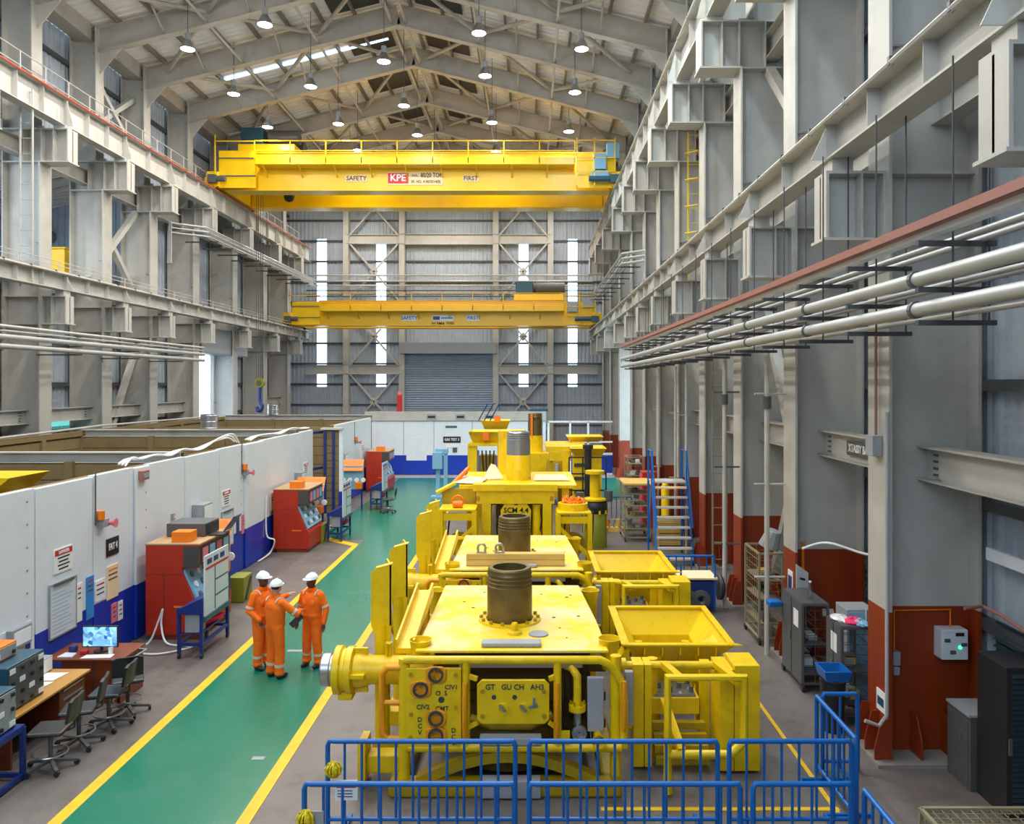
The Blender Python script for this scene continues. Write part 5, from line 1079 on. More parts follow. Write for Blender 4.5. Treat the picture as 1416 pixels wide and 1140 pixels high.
# ------------------------------------------------------------------ red test consoles on the left
def console():
    t = thing('test_console', 'red test console with blue hose panel, nearest to the camera', 'console', (-7.5, 17.5, 0), 'red test consoles')
    y0, y1 = 16.75, 18.5
    pr = [(-8.1,.1),(-6.95,.1),(-6.95,.62),(-7.05,.78),(-7.32,1.42),(-7.32,1.52),(-6.98,1.52),(-6.98,2.0),(-8.1,2.0)]
    MB().prism([(x,y0,z) for x,z in pr], (0,y1-y0,0)).build('cabinet_body', m_redcab, t, bev=.015)
    MB().box(-8.0,-7.0,y0+.03,y1-.03,0,.1).build('plinth', m_desk, t)
    MB().box(-8.11,-6.95,y0-.01,y1+.01,2.0,2.03).build('cabinet_top', M('console_top', (178,146,104), .5), t)
    MB().box(-7.3,-6.975,y0-.012,y0+.06,1.54,1.96).build('recess', m_dark, t)
    pn = MB().prism([(-7.02,y0+.05,.74),(-7.34,y0+.05,1.46),(-7.30,y0+.05,1.48),(-6.98,y0+.05,.76)], (0,y1-y0-.1,0)).build('gauge_panel', m_ltblue, t)
    for i in range(5):
        for j in range(3):
            f = .2+.3*j; c = Vector((-6.985-.32*f, y0+.25+.32*i, .76+.72*f)); MB().lathe(c, (.9,0,.42), [(.07,0),(.07,.03),(.01,.035)], 12).build('gauge', m_white if (i+j) % 2 else m_dgrey, pn, True)
    MB().box(-7.5,-7.2,y0-.006,y0,.68,.72).build('handle', m_orange, t); MB().box(-7.72,-7.7,y0-.003,y0,.12,1.45).build('door_seam', m_desk, t); MB().box(-8.1,-7.3,y0-.003,y0,1.38,1.395).build('door_seam', m_desk, t)
    MB().box(-7.62,-7.22,y0+.15,y0+.5,2.03,2.25).build('orange_box', m_orange, t, bev=.01)
    MB().box(-7.0,-6.97,y0+.1,y1-.1,1.56,1.95).build('display_band', m_black, t)
    for k in range(4): MB().box(-6.97,-6.96,y0+.18+.38*k,y0+.46+.38*k,1.6,1.9).build('display', m_ltblue if k % 2 else m_signpink, t)
    return t
c1 = console()
c2 = clone(c1, -.12, 8.7, 0, 'red test console in the middle of the white partition')
c3 = clone(c1, -.1, 23.0, 0, 'red test console at the far end of the white partition')
t = thing('dark_instrument', 'dark grey instrument on top of the nearest red console', 'instrument', (-7.6, 17.9, 2.03)); MB().box(-8.0,-7.15,17.5,18.3,2.04,2.32).build('case', m_dgrey, t, bev=.01); MB().box(-7.15,-7.14,17.55,18.25,2.07,2.29).build('face', m_black, t)
t = thing('dark_instrument', 'open blue-lidded laptop on top of the nearest red console', 'laptop', (-7.0, 18.2, 2.03)); MB().box(-7.12,-6.8,17.6,18.0,2.04,2.06).build('keyboard', m_black, t); MB().prism([(-6.95,18.0,2.06),(-6.7,18.0,2.4),(-6.68,18.0,2.39),(-6.93,18.0,2.05)], (0,.45,0)).build('lid', m_navy, t)
def board_trolley():
    t = thing('board_trolley', 'blue wheeled stand with white chart board beside the nearest red console', 'trolley', (-6.8, 16.2, 0), 'blue wheeled stands')
    x0, x1, y0, y1 = -6.89, -6.45, 15.62, 16.95
    for x in (x0, x1):
        for y in (y0, y1):
            MB().box(x-.03,x+.03,y-.03,y+.03,.1,1.0 if x == x0 else 1.1).build('leg', m_navy, t)
            w_ = MB().cyl((x-.02,y,.055),(x+.02,y,.055),.055,n=12).build('castor', m_black, t, True)
    for z in (.28,): 
        for (a, b, c, d) in ((x0,x1,y0,y0),(x0,x1,y1,y1)): MB().beam((a,c,z),(b,d,z),.05,.06).build('stretcher', m_navy, t)
        for x in (x0, x1): MB().beam((x,y0,z),(x,y1,z),.05,.06).build('stretcher', m_navy, t)
    MB().prism([(x0-.04,y0-.05,.88),(x0-.04,y0-.05,.96),(x1+.03,y0-.05,1.2),(x1+.03,y0-.05,.88)], (0,y1-y0+.1,0)).build('sloped_top', m_navy, t)
    bd = MB().box(x1+.03,x1+.06,y0+.02,y1-.1,.82,2.0).build('chart_board', m_wboard, t)
    MB().box(x1+.06,x1+.066,y0+.05,y1-.13,1.72,1.76).build('chart_line', m_signred, bd); MB().box(x1+.06,x1+.066,y0+.5,y0+.53,.85,1.72).build('chart_line', m_teal, bd)
    for z in (1.42, 1.1): MB().box(x1+.06,x1+.066,y0+.5,y1-.13,z,z+.025).build('chart_line', m_teal, bd)
    for k in range(3): MB().box(x1+.06,x1+.066,y0+.12+.33*k,y0+.34+.33*k,1.82,1.92).build('chart_photo', m_navy, bd)
    MB().box(x1+.02,x1+.09,y0-.02,y1-.06,.72,.82).build('board_ledge', m_teal, t)
    MB().box(x0+.1,x0+.4,y0+.02,y0+.3,.5,.86).build('file_box', m_grey, t, bev=.01); MB().box(x0+.12,x0+.38,y0+.04,y0+.28,.86,.94).build('file_stack', m_teal, t)
    MB().beam((x1-.3,y0+.4,.5),(x1-.1,y0+1.1,.55),.25,.1).build('pink_roll', m_pink, t)
    MB().box(x0+.02,x1-.02,y0+.05,y1-.05,.47,.5).build('shelf', m_navy, t)
    return t
b1 = board_trolley()
clone(b1, .0, 11.55, 0, 'blue wheeled stand with white chart board at the jog of the yellow line'); clone(b1, .1, 18.3, 0, 'farthest blue wheeled stand with chart board')
# hose panels and waste bins between the consoles
for (y, lab) in ((18.9, 'orange-topped hose rack behind the nearest red console'), (27.5, 'blue hose rack behind the middle red console'), (33.9, 'orange hose rack beside the farthest trolley')):
    t = thing('hose_rack', lab, 'rack', (-7.6, y, 0)); MB().box(-8.2,-7.15,y,y+.08,.9,1.9).build('back_panel', m_ltblue, t); MB().prism([(-8.1,y-.1,1.7),(-7.12,y-.1,1.7),(-7.12,y+.2,2.1),(-8.1,y+.2,2.1)], (0,.05,.05)).build('hood', m_orange, t)
    for x in (-8.15,-7.18): MB().box(x-.03,x+.03,y,y+.08,0,1.0).build('leg', m_navy, t)
    for k in range(4): MB().lathe((-7.95+.28*k,y,1.3),(0,-1,0),[(.1,0),(.1,.04),(.01,.05)],12).build('gauge', m_white, t, True)
    MB().box(-7.4,-7.13,y-.25,y,.95,1.2).build('orange_tray', m_orange, t)
for (y, x, lab) in ((19.9, -7.25, 'olive striped box on the floor behind the nearest console'), (27.2, -7.2, 'dark striped box on the floor behind the middle console')):
    t = thing('floor_box', lab, 'box', (x, y, 0)); MB().box(x-.2,x+.2,y-.3,y+.3,0,.62).build('case', m_olive, t, bev=.015); MB().prism([(x+.2,y-.28,.05),(x+.2,y-.1,.05),(x+.2,y+.28,.55),(x+.2,y+.1,.55)], (.006,0,0)).build('stripe', m_black, t)
tag(MB().tube(smooth([(-8.2,16.3,.06),(-7.9,16.45,.03),(-7.7,16.5,.5),(-7.62,16.5,.72),(-7.66,16.52,.4),(-7.5,16.4,.06),(-7.1,16.3,.03),(-6.9,16.2,.03),(-7.4,15.8,.03),(-8.0,15.9,.03)]), .02, 6).build('cable', m_white, None, True), 'white cable looped on the floor by the nearest red console', 'cable')
tag(MB().tube(smooth([(-8.25,24.9,1.9),(-8.25,24.9,.7),(-8.0,24.9,.5),(-8.15,24.9,.1),(-8.2,24.0,.04)]), .025, 6).build('cable', m_white, None, True), 'white cable running down beside the middle red console', 'cable')
tag(MB().tube([(-7.9,30.0,.05),(-7.85,30.2,.9),(-7.95,30.3,1.3)], .03, 6).build('yellow_prop', m_crane, None, True), 'thin yellow prop leaning inside the open bay gap', 'prop')
# ------------------------------------------------------------------ desks and chairs at the lower left
d = thing('desk', 'brown desk with light wood top at the lower left', 'desk', (-7.6, 12, 0))
MB().box(-8.2,-7.15,11.05,12.95,.72,.76).build('desktop', m_desktop, d, bev=.008); MB().box(-8.15,-8.1,11.1,12.9,0,.72).build('back_panel', m_desk, d); MB().box(-8.15,-7.25,11.1,11.14,0,.72).build('side_panel', m_desk, d)
dp = MB().box(-8.1,-7.22,12.2,12.9,.08,.72).build('drawer_unit', m_desk, d)
for z in (.5,.64): MB().box(-7.22,-7.2,12.28,12.82,z,z+.025).build('drawer_handle', m_silver, dp)
d = thing('desk', 'dark brown counter desk carrying the monitor', 'desk', (-7.4, 13.8, 0))
MB().box(-8.2,-6.88,13.38,14.25,.72,.76).build('desktop', m_desk, d, bev=.01); MB().box(-7.9,-6.93,13.42,13.47,0,.72).build('front_panel', m_desk, d); MB().box(-6.96,-6.91,13.42,14.2,0,.72).build('side_panel', m_desk, d); MB().box(-7.38,-7.36,13.41,13.42,.05,.7).build('panel_seam', m_dark, d); MB().tube([(-6.9,13.45,.74),(-6.72,13.5,.76),(-6.7,13.9,.76),(-6.88,14.0,.74)], .015, 6).build('edge_rail', m_grey, d, True)
t = thing('monitor', 'lit computer monitor on the counter desk', 'monitor', (-7.42, 13.8, .76)); MB().box(-7.75,-7.13,13.76,13.8,.84,1.21).build('bezel', m_black, t, bev=.006); MB().box(-7.73,-7.15,13.755,13.76,.86,1.19).build('screen', m_screen, t); MB().cyl((-7.44,13.82,.77),(-7.44,13.82,.95),.025,n=8).build('stand', m_black, t); MB().cyl((-7.44,13.8,.76),(-7.44,13.8,.78),.12,n=16).build('foot', m_black, t)
tag(MB().lathe((-7.2,13.66,.76),(0,0,1),[(.035,0),(.04,.11),(.035,.11),(.03,.01)],12).build('cup', m_white, None, True), 'small white cup beside the monitor', 'cup')
tag(MB().prism([(-7.6,13.42,.762),(-7.1,13.46,.762),(-7.12,13.64,.762),(-7.58,13.6,.762)], (0,0,.004)).build('paper', m_white), 'white paper in front of the monitor', 'paper')
tag(MB().prism([(-8.0,13.45,.762),(-7.75,13.45,.762),(-7.78,13.65,.762),(-7.98,13.68,.762)], (0,0,.02)).build('notebook', m_wboard), 'open notebook left of the monitor', 'notebook')
tag(MB().box(-7.95,-7.85,13.7,13.82,.761,.87).build('tape_box', m_navy, bev=.01), 'small blue box left of the monitor', 'box'); tag(MB().box(-7.72,-7.6,13.62,13.72,.761,.82).build('tape_box', m_signred, bev=.01), 'small red box left of the monitor', 'box')
for (a, b, lab) in ((12.1, 12.35, 'left white paper on the light wood desk'), (12.4, 12.75, 'right white paper on the light wood desk')): tag(MB().prism([(-7.85,a,.762),(-7.45,a+.02,.762),(-7.4,b+.02,.762),(-7.8,b,.762)], (0,0,.004)).build('paper', m_white), lab, 'paper')
t = thing('computer_case', 'flat grey computer on the back of the light wood desk', 'computer', (-7.95, 12.7, .76)); MB().box(-8.18,-7.75,12.55,12.92,.762,1.0).build('case', m_grey, t, bev=.01); MB().box(-7.75,-7.745,12.58,12.89,.78,.98).build('front', m_white, t); MB().box(-8.1,-7.8,12.545,12.55,.82,.9).build('drive_slot', m_dgrey, t)
def instr(name, lab, x0, x1, y0, y1, z0, z1, mat, face):
    t = thing(name, lab, 'instrument', ((x0+x1)/2, (y0+y1)/2, z0)); MB().box(x0,x1,y0,y1,z0,z1).build('case', mat, t, bev=.012)
    MB().box(x1,x1+.012,y0+.03,y1-.03,z0+.03,z1-.03).build('face_plate', face, t); n = max(2, int((y1-y0)/.2)); m_ = max(1, int((z1-z0)/.14))
    for i in range(n):
        for j in range(m_):
            c = Vector((x1+.012, y0+.1+(y1-y0-.2)*i/max(1, n-1), z0+.08+(z1-z0-.16)*j/max(1, m_-1)))
            if (i+j) % 3: MB().cyl(c, c+Vector((.025,0,0)), .028, n=10).build('knob', m_black, t, True)
            else: MB().box(c.x, c.x+.008, c.y-.06, c.y+.06, c.z-.035, c.z+.035).build('display', m_white, t)
    return t
instr('test_instrument', 'large teal instrument case standing on the light wood desk', -8.15, -7.3, 11.1, 11.95, .762, 1.42, m_teal, m_dgrey)
instr('test_instrument', 'orange instrument on top of the large teal case', -8.12, -7.55, 11.15, 11.7, 1.425, 1.64, m_orange, m_grey)
rk = thing('equipment_stand', 'blue steel stand at the lower left edge', 'stand', (-7.3, 10.3, 0))
for x in (-7.9,-6.92):
    for y in (9.9,10.85): MB().box(x-.03,x+.03,y-.03,y+.03,0,.72).build('leg', m_navy, rk)
for z in (.06,.7):
    for y in (9.9,10.85): MB().beam((-7.9,y,z),(-6.92,y,z),.05,.06).build('rail', m_navy, rk)
    for x in (-7.9,-6.92): MB().beam((x,9.9,z),(x,10.85,z),.05,.06).build('rail', m_navy, rk)
MB().box(-7.92,-6.9,9.88,10.87,.73,.75).build('shelf', m_navy, rk)
instr('test_instrument', 'teal test instrument with knobs on the blue steel stand', -7.9, -6.98, 9.92, 10.8, .752, 1.3, m_teal, m_grey)
def chair():
    t = thing('office_chair', '', 'chair', (0, 0, 0), 'black drafting chairs at the desks')
    for k in range(5):
        a = 2*PI*k/5+.3; e = Vector((.3*math.cos(a), .3*math.sin(a), .07)); lg = MB().beam((0,0,.12), e, .045, .035).build('base_leg', m_dgrey, t); MB().cyl(e+Vector((0,-.02,-.03)), e+Vector((0,.02,-.03)), .035, n=10).build('castor', m_black, t, True)
    MB().cyl((0,0,.1),(0,0,.5),.028,n=10).build('gas_lift', m_dgrey, t, True)
    MB().tube([(.2*math.cos(2*PI*i/20), .2*math.sin(2*PI*i/20), .22) for i in range(20)], .012, 6, True).build('foot_ring', m_silver, t, True)
    MB().box(-.22,.22,-.22,.22,.5,.56).build('seat', m_vinyl, t, bev=.028)
    MB().tube([(.2,0,.5),(.29,0,.54),(.29,0,.78)], .016, 6).build('back_stem', m_black, t)
    n = 7; pts = [(.25+.03*math.cos(PI*(i/(n-1)-.5)), -.21+.42*i/(n-1)) for i in range(n)]
    mb = MB()
    for i in range(n-1):
        (xa, ya), (xb, yb2) = pts[i], pts[i+1]
        mb.add([(xa,ya,.66),(xb,yb2,.66),(xb+.05,yb2,.97-.03*(abs(i-2) > 2)),(xa+.05,ya,.97-.03*(abs(i-3) > 2)),(xa+.04,ya,.66),(xb+.04,yb2,.66),(xb+.09,yb2,.97-.03*(abs(i-2) > 2)),(xa+.09,ya,.97-.03*(abs(i-3) > 2))], [(0,3,2,1),(4,5,6,7),(0,1,5,4),(3,7,6,2)]+([(0,4,7,3)] if i == 0 else [])+([(1,2,6,5)] if i == n-2 else []))
    mb.build('backrest', m_vinyl, t, True); return t
ch = chair(); ch.scale = (1.08, 1.08, 1.06); ch.location = (-6.72, 11.15, 0); ch.rotation_euler.z = .15; ch['label'] = 'black drafting chair nearest the blue steel stand'
for (x, y, r, lab) in ((-6.72,11.85,.3,'black drafting chair tucked just behind the nearest one'), (-6.62,12.5,.1,'black drafting chair at the drawer end of the light wood desk'), (-6.6,13.05,-1.1,'black drafting chair with its back turned at the counter desk'), (-5.95,33.3,.2,'black chair far back beside the farthest trolley')):
    c_ = copy_tree(ch); c_.location = (x, y, 0); c_.rotation_euler.z = r; c_['label'] = lab
s = wplate('notice', 'printed notice board low behind the orange instrument', 'notice', 12.5, 13.3, .95, 1.45, m_wboard, .02); MB().box(XP+.02,XP+.024,12.9,13.1,1.05,1.35).build('photo', m_woodl, s); MB().box(XP+.02,XP+.024,13.12,13.26,1.0,1.2).build('photo', m_navy, s)
# ------------------------------------------------------------------ right side things
def cage(x0, x1, y0, y1, h, mat, lab, nm='wire_cage', step=.16, shelves=(.35,), pan=None, z0=.14):
    t = thing(nm, lab, 'cage', ((x0+x1)/2, (y0+y1)/2, 0))
    for x in (x0, x1):
        for y in (y0, y1): MB().box(x-.02,x+.02,y-.02,y+.02,z0,h).build('post', mat, t); MB().cyl((x-.02,y,.07),(x+.02,y,.07),.07,n=10).build('castor', m_black, t, True)
    for z in (z0, h):
        for y in (y0, y1): MB().beam((x0,y,z),(x1,y,z),.04,.04).build('rail', mat, t)
        for x in (x0, x1): MB().beam((x,y0,z),(x,y1,z),.04,.04).build('rail', mat, t)
    ms = MB(); z = z0+step
    while z < h:
        for (a, b) in (((x0,y0),(x1,y0)),((x0,y0),(x0,y1)),((x0,y1),(x1,y1)),((x1,y0),(x1,y1))): ms.beam((a[0],a[1],z),(b[0],b[1],z),.008,.008)
        z += step
    for (a, b) in (((x0,y0),(x1,y0)),((x0,y0),(x0,y1)),((x0,y1),(x1,y1))):
        L = math.hypot(b[0]-a[0], b[1]-a[1]); k = int(L/step)
        for i in range(1, k): ms.beam((a[0]+(b[0]-a[0])*i/k,a[1]+(b[1]-a[1])*i/k,z0),(a[0]+(b[0]-a[0])*i/k,a[1]+(b[1]-a[1])*i/k,h),.008,.008)
    ms.build('mesh_wires', mat, t)['kind'] = 'stuff'
    if not shelves:
        for k in range(1, 14): ms2 = MB().beam((x0+(x1-x0)*k/14,y0,h),(x0+(x1-x0)*k/14,y1,h),.008,.008).build('top_wire', mat, t)
        for k in range(1, 9): MB().beam((x0,y0+(y1-y0)*k/9,h),(x1,y0+(y1-y0)*k/9,h),.008,.008).build('top_wire', mat, t)
    for z in shelves: MB().box(x0+.02,x1-.02,y0+.02,y1-.02,z,z+.03).build('shelf', mat, t)
    if pan: nb_ = MB().box(x0-.03,x0-.025,y0+.15,y0+.4,h-.45,h-.15).build('paper_notice', m_white, t); MB().box(x0-.03,x0-.025,(y0+y1)/2-.01,(y0+y1)/2+.01,z0,h).build('panel_seam', m_black, t); MB().box(x0-.05,x0-.025,(y0+y1)/2+.03,(y0+y1)/2+.06,h*.5,h*.6).build('panel_handle', m_silver, t)
    if pan: MB().box(x0-.025,x0-.01,y0,y1,z0,h).build('side_panel', pan, t); MB().box(x0,x1,y0,y1,h,h+.03).build('top_panel', pan, t)
    random.seed(int(x0*100))
    for z in shelves:
        for k in range(3):
            xx = random.uniform(x0+.1,x1-.22); yy = random.uniform(y0+.1,y1-.3); hh = random.uniform(.08,.2); MB().box(xx,xx+.16,yy,yy+.22,z+.03,z+.03+hh).build('stored_part', random.choice([m_grey,m_dgrey,m_white,m_black,m_woodl]), t, bev=.01)
    return t
cage(4.74,5.22,16.45,17.5,1.88,m_cage,'pale wire cage trolley behind the second right column',shelves=(.4,.9,1.3))
tag(MB().lathe((5.05,16.9,1.9),(.3,-.2,1),[(.06,0),(.22,.05),(.16,.4),(.14,.42)],12).build('plastic_tub', m_grey), 'tilted grey tub on top of the pale wire cage', 'tub')
cage(4.78,5.22,13.95,15.0,1.52,m_dgrey,'dark cage cabinet with bottle on top, right of the walkway line',shelves=(.3,.8),pan=m_dgrey)
t = thing('water_bottle', 'clear plastic water bottle on the dark cage cabinet', 'bottle', (5.0,14.2,1.55)); MB().lathe((5.0,14.2,1.55),(0,0,1),[(.05,0),(.052,.2),(.02,.28),(.02,.3)],14).build('bottle', pane('bottle_plastic',(.86,.9,.95),.25), t, True); MB().cyl((5.0,14.2,1.85),(5.0,14.2,1.88),.024,n=10).build('cap', m_white, t)
lk = thing('grey_locker', 'tall blue-grey locker between the two dark cage cabinets', 'locker', (5.55,13.55,0)); MB().box(5.3,5.78,13.3,13.8,.05,1.62).build('body', m_grey, lk, bev=.01); MB().box(5.32,5.76,13.28,13.3,.1,1.58).build('door', m_ltblue, lk); MB().box(5.3,5.78,13.3,13.8,0,.05).build('plinth', m_dgrey, lk); MB().box(5.34,5.37,13.265,13.28,.8,.95).build('handle', m_dgrey, lk)
cage(4.95,5.39,12.62,13.22,1.52,m_dgrey,'dark cage cabinet with pink cloth on top, near the blue barrier',shelves=(.3,.8),pan=m_dgrey)
for (x, y, z, m, lab, sx_) in ((5.22,12.85,1.56,m_pink,'pink cloth on the near dark cage cabinet',.17), (5.07,13.0,1.56,m_white,'white cloth left of the pink cloth',.15), (5.3,12.75,1.56,m_ltblue,'pale blue cloth right of the pink cloth',.12)):
    mb = MB().ell((x,y,z),sx_,.2,.05,16,8); random.seed(int(z*10+x*10)); mb.v = [(a+random.uniform(-.015,.015), b+random.uniform(-.015,.015), max(1.551, c+random.uniform(-.012,.02))) for a, b, c in mb.v]; tag(mb.build('cloth', m, None, True), lab, 'cloth')
for (x0,x1,y,z0,z1,lab) in ((5.02,5.3,15.0,1.5,2.0,'white board leaning above the dark cage cabinet'), (5.45,5.65,12.9,1.2,1.75,'white notice board beside the grey locker')):
    s = tag(MB().prism([(x0,y,z0),(x1,y+.15,z0-.15),(x1,y+.15,z1-.2),(x0,y,z1)], (0,.02,0)).build('white_board', m_white), lab, 'board'); MB().prism([(x0+.08,y+.04,z0+.2),(x1-.08,y+.1,z0+.16),(x1-.08,y+.1,z0+.2),(x0+.08,y+.04,z0+.24)], (0,-.008,0)).build('text_bar', m_ink, s)
bn = thing('black_bin', 'black bin behind the right corner barrier', 'bin', (4.72,12.4,0)); MB().lathe((4.72,12.4,0),(0,0,1),[(.16,0),(.19,.75),(.2,.76),(.2,.8),(.17,.8),(.15,.1)],20,False).build('body', m_black, bn, True)
tag(hopper(MB(),(4.54,4.9,12.2,12.6),(4.58,4.86,12.24,12.56),.98,.82).build('blue_tray', m_blue), 'blue tray on the black bin', 'tray')
tag(MB().box(4.5,4.75,14.95,15.2,1.2,1.3).build('blue_tray', m_blue, bev=.02), 'blue tray hooked on the second right column', 'tray')
for (z0,z1,y0,lab) in ((1.3,1.75,15.42,'white notice on the red base of the second right column'), (.65,.95,11.4,'green and white label on the red base of the nearest right column')):
    s = tag(MB().box(5.085,5.098,y0,y0+.28,z0,z1).build('notice', m_white), lab, 'notice'); MB().box(5.08,5.085,y0+.04,y0+.24,z0+.08,z1-.1).build('print', m_teal if z0 < 1 else m_navy, s)
# electrical fittings on the nearest column web
eb = thing('electrical_box', 'white control box with green light on the nearest right column', 'electrical box', (6.08,11.5,1.44)); MB().box(5.9,6.28,11.4,11.63,1.44,1.87).build('case', m_wboard, eb, bev=.012); MB().cyl((6.16,11.4,1.62),(6.16,11.385,1.62),.022,n=10).build('green_light', emis('green_led',(40,220,140),4), eb)
for (x,z) in ((5.98,1.72),(6.22,1.66),(6.06,1.55)): MB().box(x-.04,x+.04,11.39,11.4,z-.025,z+.025).build('switch', m_dgrey, eb)
MB().box(6.1,6.22,11.392,11.4,1.78,1.83).build('plate', m_ink, eb)
tag(MB().tube([(6.1,11.55,1.87),(6.1,11.55,2.12),(5.3,11.58,2.1),(5.3,11.58,1.5)], .012, 6).build('conduit', m_orange), 'orange conduit looping over the nearest right column web', 'conduit')
s = thing('switch_box', 'small grey double socket on the nearest right column', 'electrical box', (5.3,11.55,1.2)); MB().box(5.25,5.36,11.5,11.63,1.32,1.52).build('upper_socket', m_grey, s, bev=.01); MB().box(5.26,5.35,11.5,11.63,1.18,1.3).build('lower_socket', m_grey, s, bev=.01)
tag(MB().tube([(5.06,11.28,5.0),(5.06,11.28,.7),(4.95,11.28,.55),(4.75,11.28,.62)], .028, 8).build('conduit', m_pipe, None, True), 'grey conduit down the edge of the nearest right column', 'conduit')
s = thing('switch_box', 'grey switch box high on the nearest right column flange', 'electrical box', (5.04,11.75,4.4)); MB().box(4.95,5.095,11.5,11.75,4.35,4.65).build('case', m_grey, s, bev=.01); MB().tube([(5.05,11.62,4.65),(5.05,11.62,6.2)], .02, 6).build('conduit', m_redch, s)
# sign on the tie beam
s = tag(MB().box(XR(11.62)-.0,XR(11.62)+.02,13.3,14.4,4.12,4.38).build('beam_sign', m_dgrey), 'grey XTASSY BA sign on the tie beam behind the nearest right column', 'sign'); s.location.x = XR(11.64); text('lettering', 'XTASSY BA', .2, (XR(11.625)-.01,13.88,4.25), m_white, s, '-X', sx=.8)
# louvred locker, low cabinet and cage at the lower right edge
lk = thing('louvred_cabinet', 'dark louvred cabinet at the lower right edge', 'cabinet', (6.2,10.1,0)); MB().box(5.9,6.5,9.85,10.5,0,1.88).build('body', m_black, lk, bev=.01)
lv_ = MB()
for k in range(26): z = .15+k*.064; lv_.prism([(5.96,9.85,z),(5.96,9.82,z+.01),(5.96,9.85,z+.045)], (.5,0,0))
lv_.build('louvre_slats', m_louvre, lk)['kind'] = 'stuff'; MB().box(5.92,5.96,9.82,9.85,.8,1.0).build('handle', m_dgrey, lk)
lk = thing('low_cabinet', 'dark grey low cabinet beside the louvred cabinet', 'cabinet', (6.1,10.85,0)); MB().box(5.82,6.4,10.52,11.1,0,.98).build('body', m_dgrey, lk, bev=.01); MB().box(5.81,5.82,10.56,11.06,.08,.92).build('door', m_dgrey, lk); MB().box(5.8,5.81,10.7,10.74,.6,.72).build('handle', m_silver, lk); MB().box(5.8,6.42,10.52,11.1,.98,1.01).build('top', m_grey, lk)
lw = thing('wall_louvre', 'dark louvre panel on the right wall beside the nearest column', 'louvre', (6.5,11,1.0)); MB().box(6.5,6.53,9.4,11.1,.9,2.1).build('frame', m_louvre, lw)
for k in range(11): z = .95+k*.1; MB().prism([(6.5,9.45,z),(6.43,9.45,z+.01),(6.5,9.45,z+.07)], (0,1.6,0)).build('slat', m_louvre, lw)
lw = thing('wall_louvre', 'dark teal louvre panel on the right wall behind the grey locker', 'louvre', (6.5,14,1.0)); MB().box(6.44,6.48,12.4,15.2,.6,2.3).build('frame', m_louvre, lw)
for k in range(12): z = .7+k*.13; MB().prism([(6.44,12.45,z),(6.36,12.45,z+.01),(6.44,12.45,z+.1)], (0,2.7,0)).build('slat', m_louvre, lw)
tag(MB().tube([(5.9,10.8,2.35),(6.2,10.9,2.35),(6.3,10.6,2.3),(6.3,9.0,2.1)], .025, 7).build('cable_conduit', m_redch, None, True), 'brown conduit bend above the louvred cabinet', 'conduit')
cage(4.15,5.6,7.6,8.45,.88,m_cage,'pale wire cage at the lower right corner of the picture',step=.1,shelves=())
# red wall outline and cable behind second column
tag(MB().tube([(5.35,15.6,2.3),(5.35,15.6,1.5)], .03, 6).build('conduit', m_orange), 'orange conduit behind the second right column', 'conduit')
tag(MB().tube(smooth([(5.2,15.2,2.25),(5.6,15.0,2.4),(6.1,14.5,2.3),(6.35,13.9,2.36),(6.35,13.2,2.4)]), .025, 6).build('cable', m_white, None, True), 'white cable sagging between the first two right columns', 'cable')
# stair ladder
st = thing('stair_ladder', 'blue mobile stair ladder with grey treads on the right', 'ladder', (4.35,24.6,0)); x0, x1 = 3.78, 4.85
for x in (x0, x1):
    MB().beam((x,23.6,.08),(x,24.7,2.35),.05,.1).build('stringer', m_blue, st); MB().box(x-.03,x+.03,25.4,25.46,.08,3.3).build('rear_leg', m_blue, st); MB().tube([(x,23.7,1.1),(x,24.7,3.3),(x,25.43,3.3)], .025, 7).build('handrail', m_blue, st, True); MB().box(x-.025,x+.025,24.68,24.73,2.3,3.3).build('rail_post', m_blue, st); MB().beam((x,25.43,.3),(x,24.7,2.2),.03,.05).build('strut', m_blue, st)
    for y in (23.65,25.43): MB().cyl((x-.02,y,.07),(x+.02,y,.07),.07,n=10).build('castor', m_black, st, True)
for k in range(8): f = k/8; MB().box(x0+.03,x1-.03,23.6+1.1*f-.1,23.6+1.1*f+.14,.08+2.27*f+.1,.08+2.27*f+.15).build('tread', m_ply if k == 7 else m_steel, st)
MB().box(x0,x1,24.65,25.45,2.32,2.37).build('platform', m_steel, st)
# hose reel machine behind the blue barrier
hr = thing('hose_reel', 'blue hose reel machine behind the barrier on the right', 'machine', (4.0,19.0,0)); MB().box(3.55,4.35,18.7,19.4,.1,.75).build('body', m_navy, hr, bev=.03); MB().box(3.5,4.4,18.65,19.45,.8,.84).build('top_tray', m_ply, hr)
for x in (3.7,4.0): MB().lathe((x,18.65,.35),(0,-1,0),[(.22,0),(.22,.06),(.1,.08),(.05,.02)],18,False).build('wheel', m_dgrey, hr, True)
MB().tube([(4.55+.02*math.sin(i),19.0+.26*math.cos(2*PI*i/16),.55+.26*math.sin(2*PI*i/16)) for i in range(16)], .05, 7, True).build('hose_coil', m_black, hr, True); MB().lathe((4.48,19.0,.55),(1,0,0),[(.3,0),(.3,.03),(.28,.05)],20).build('reel', m_dgrey, hr, True)
for x in (3.55,4.35): MB().box(x-.02,x+.02,18.7,18.74,.1,1.15).build('frame_post', m_blue, hr)
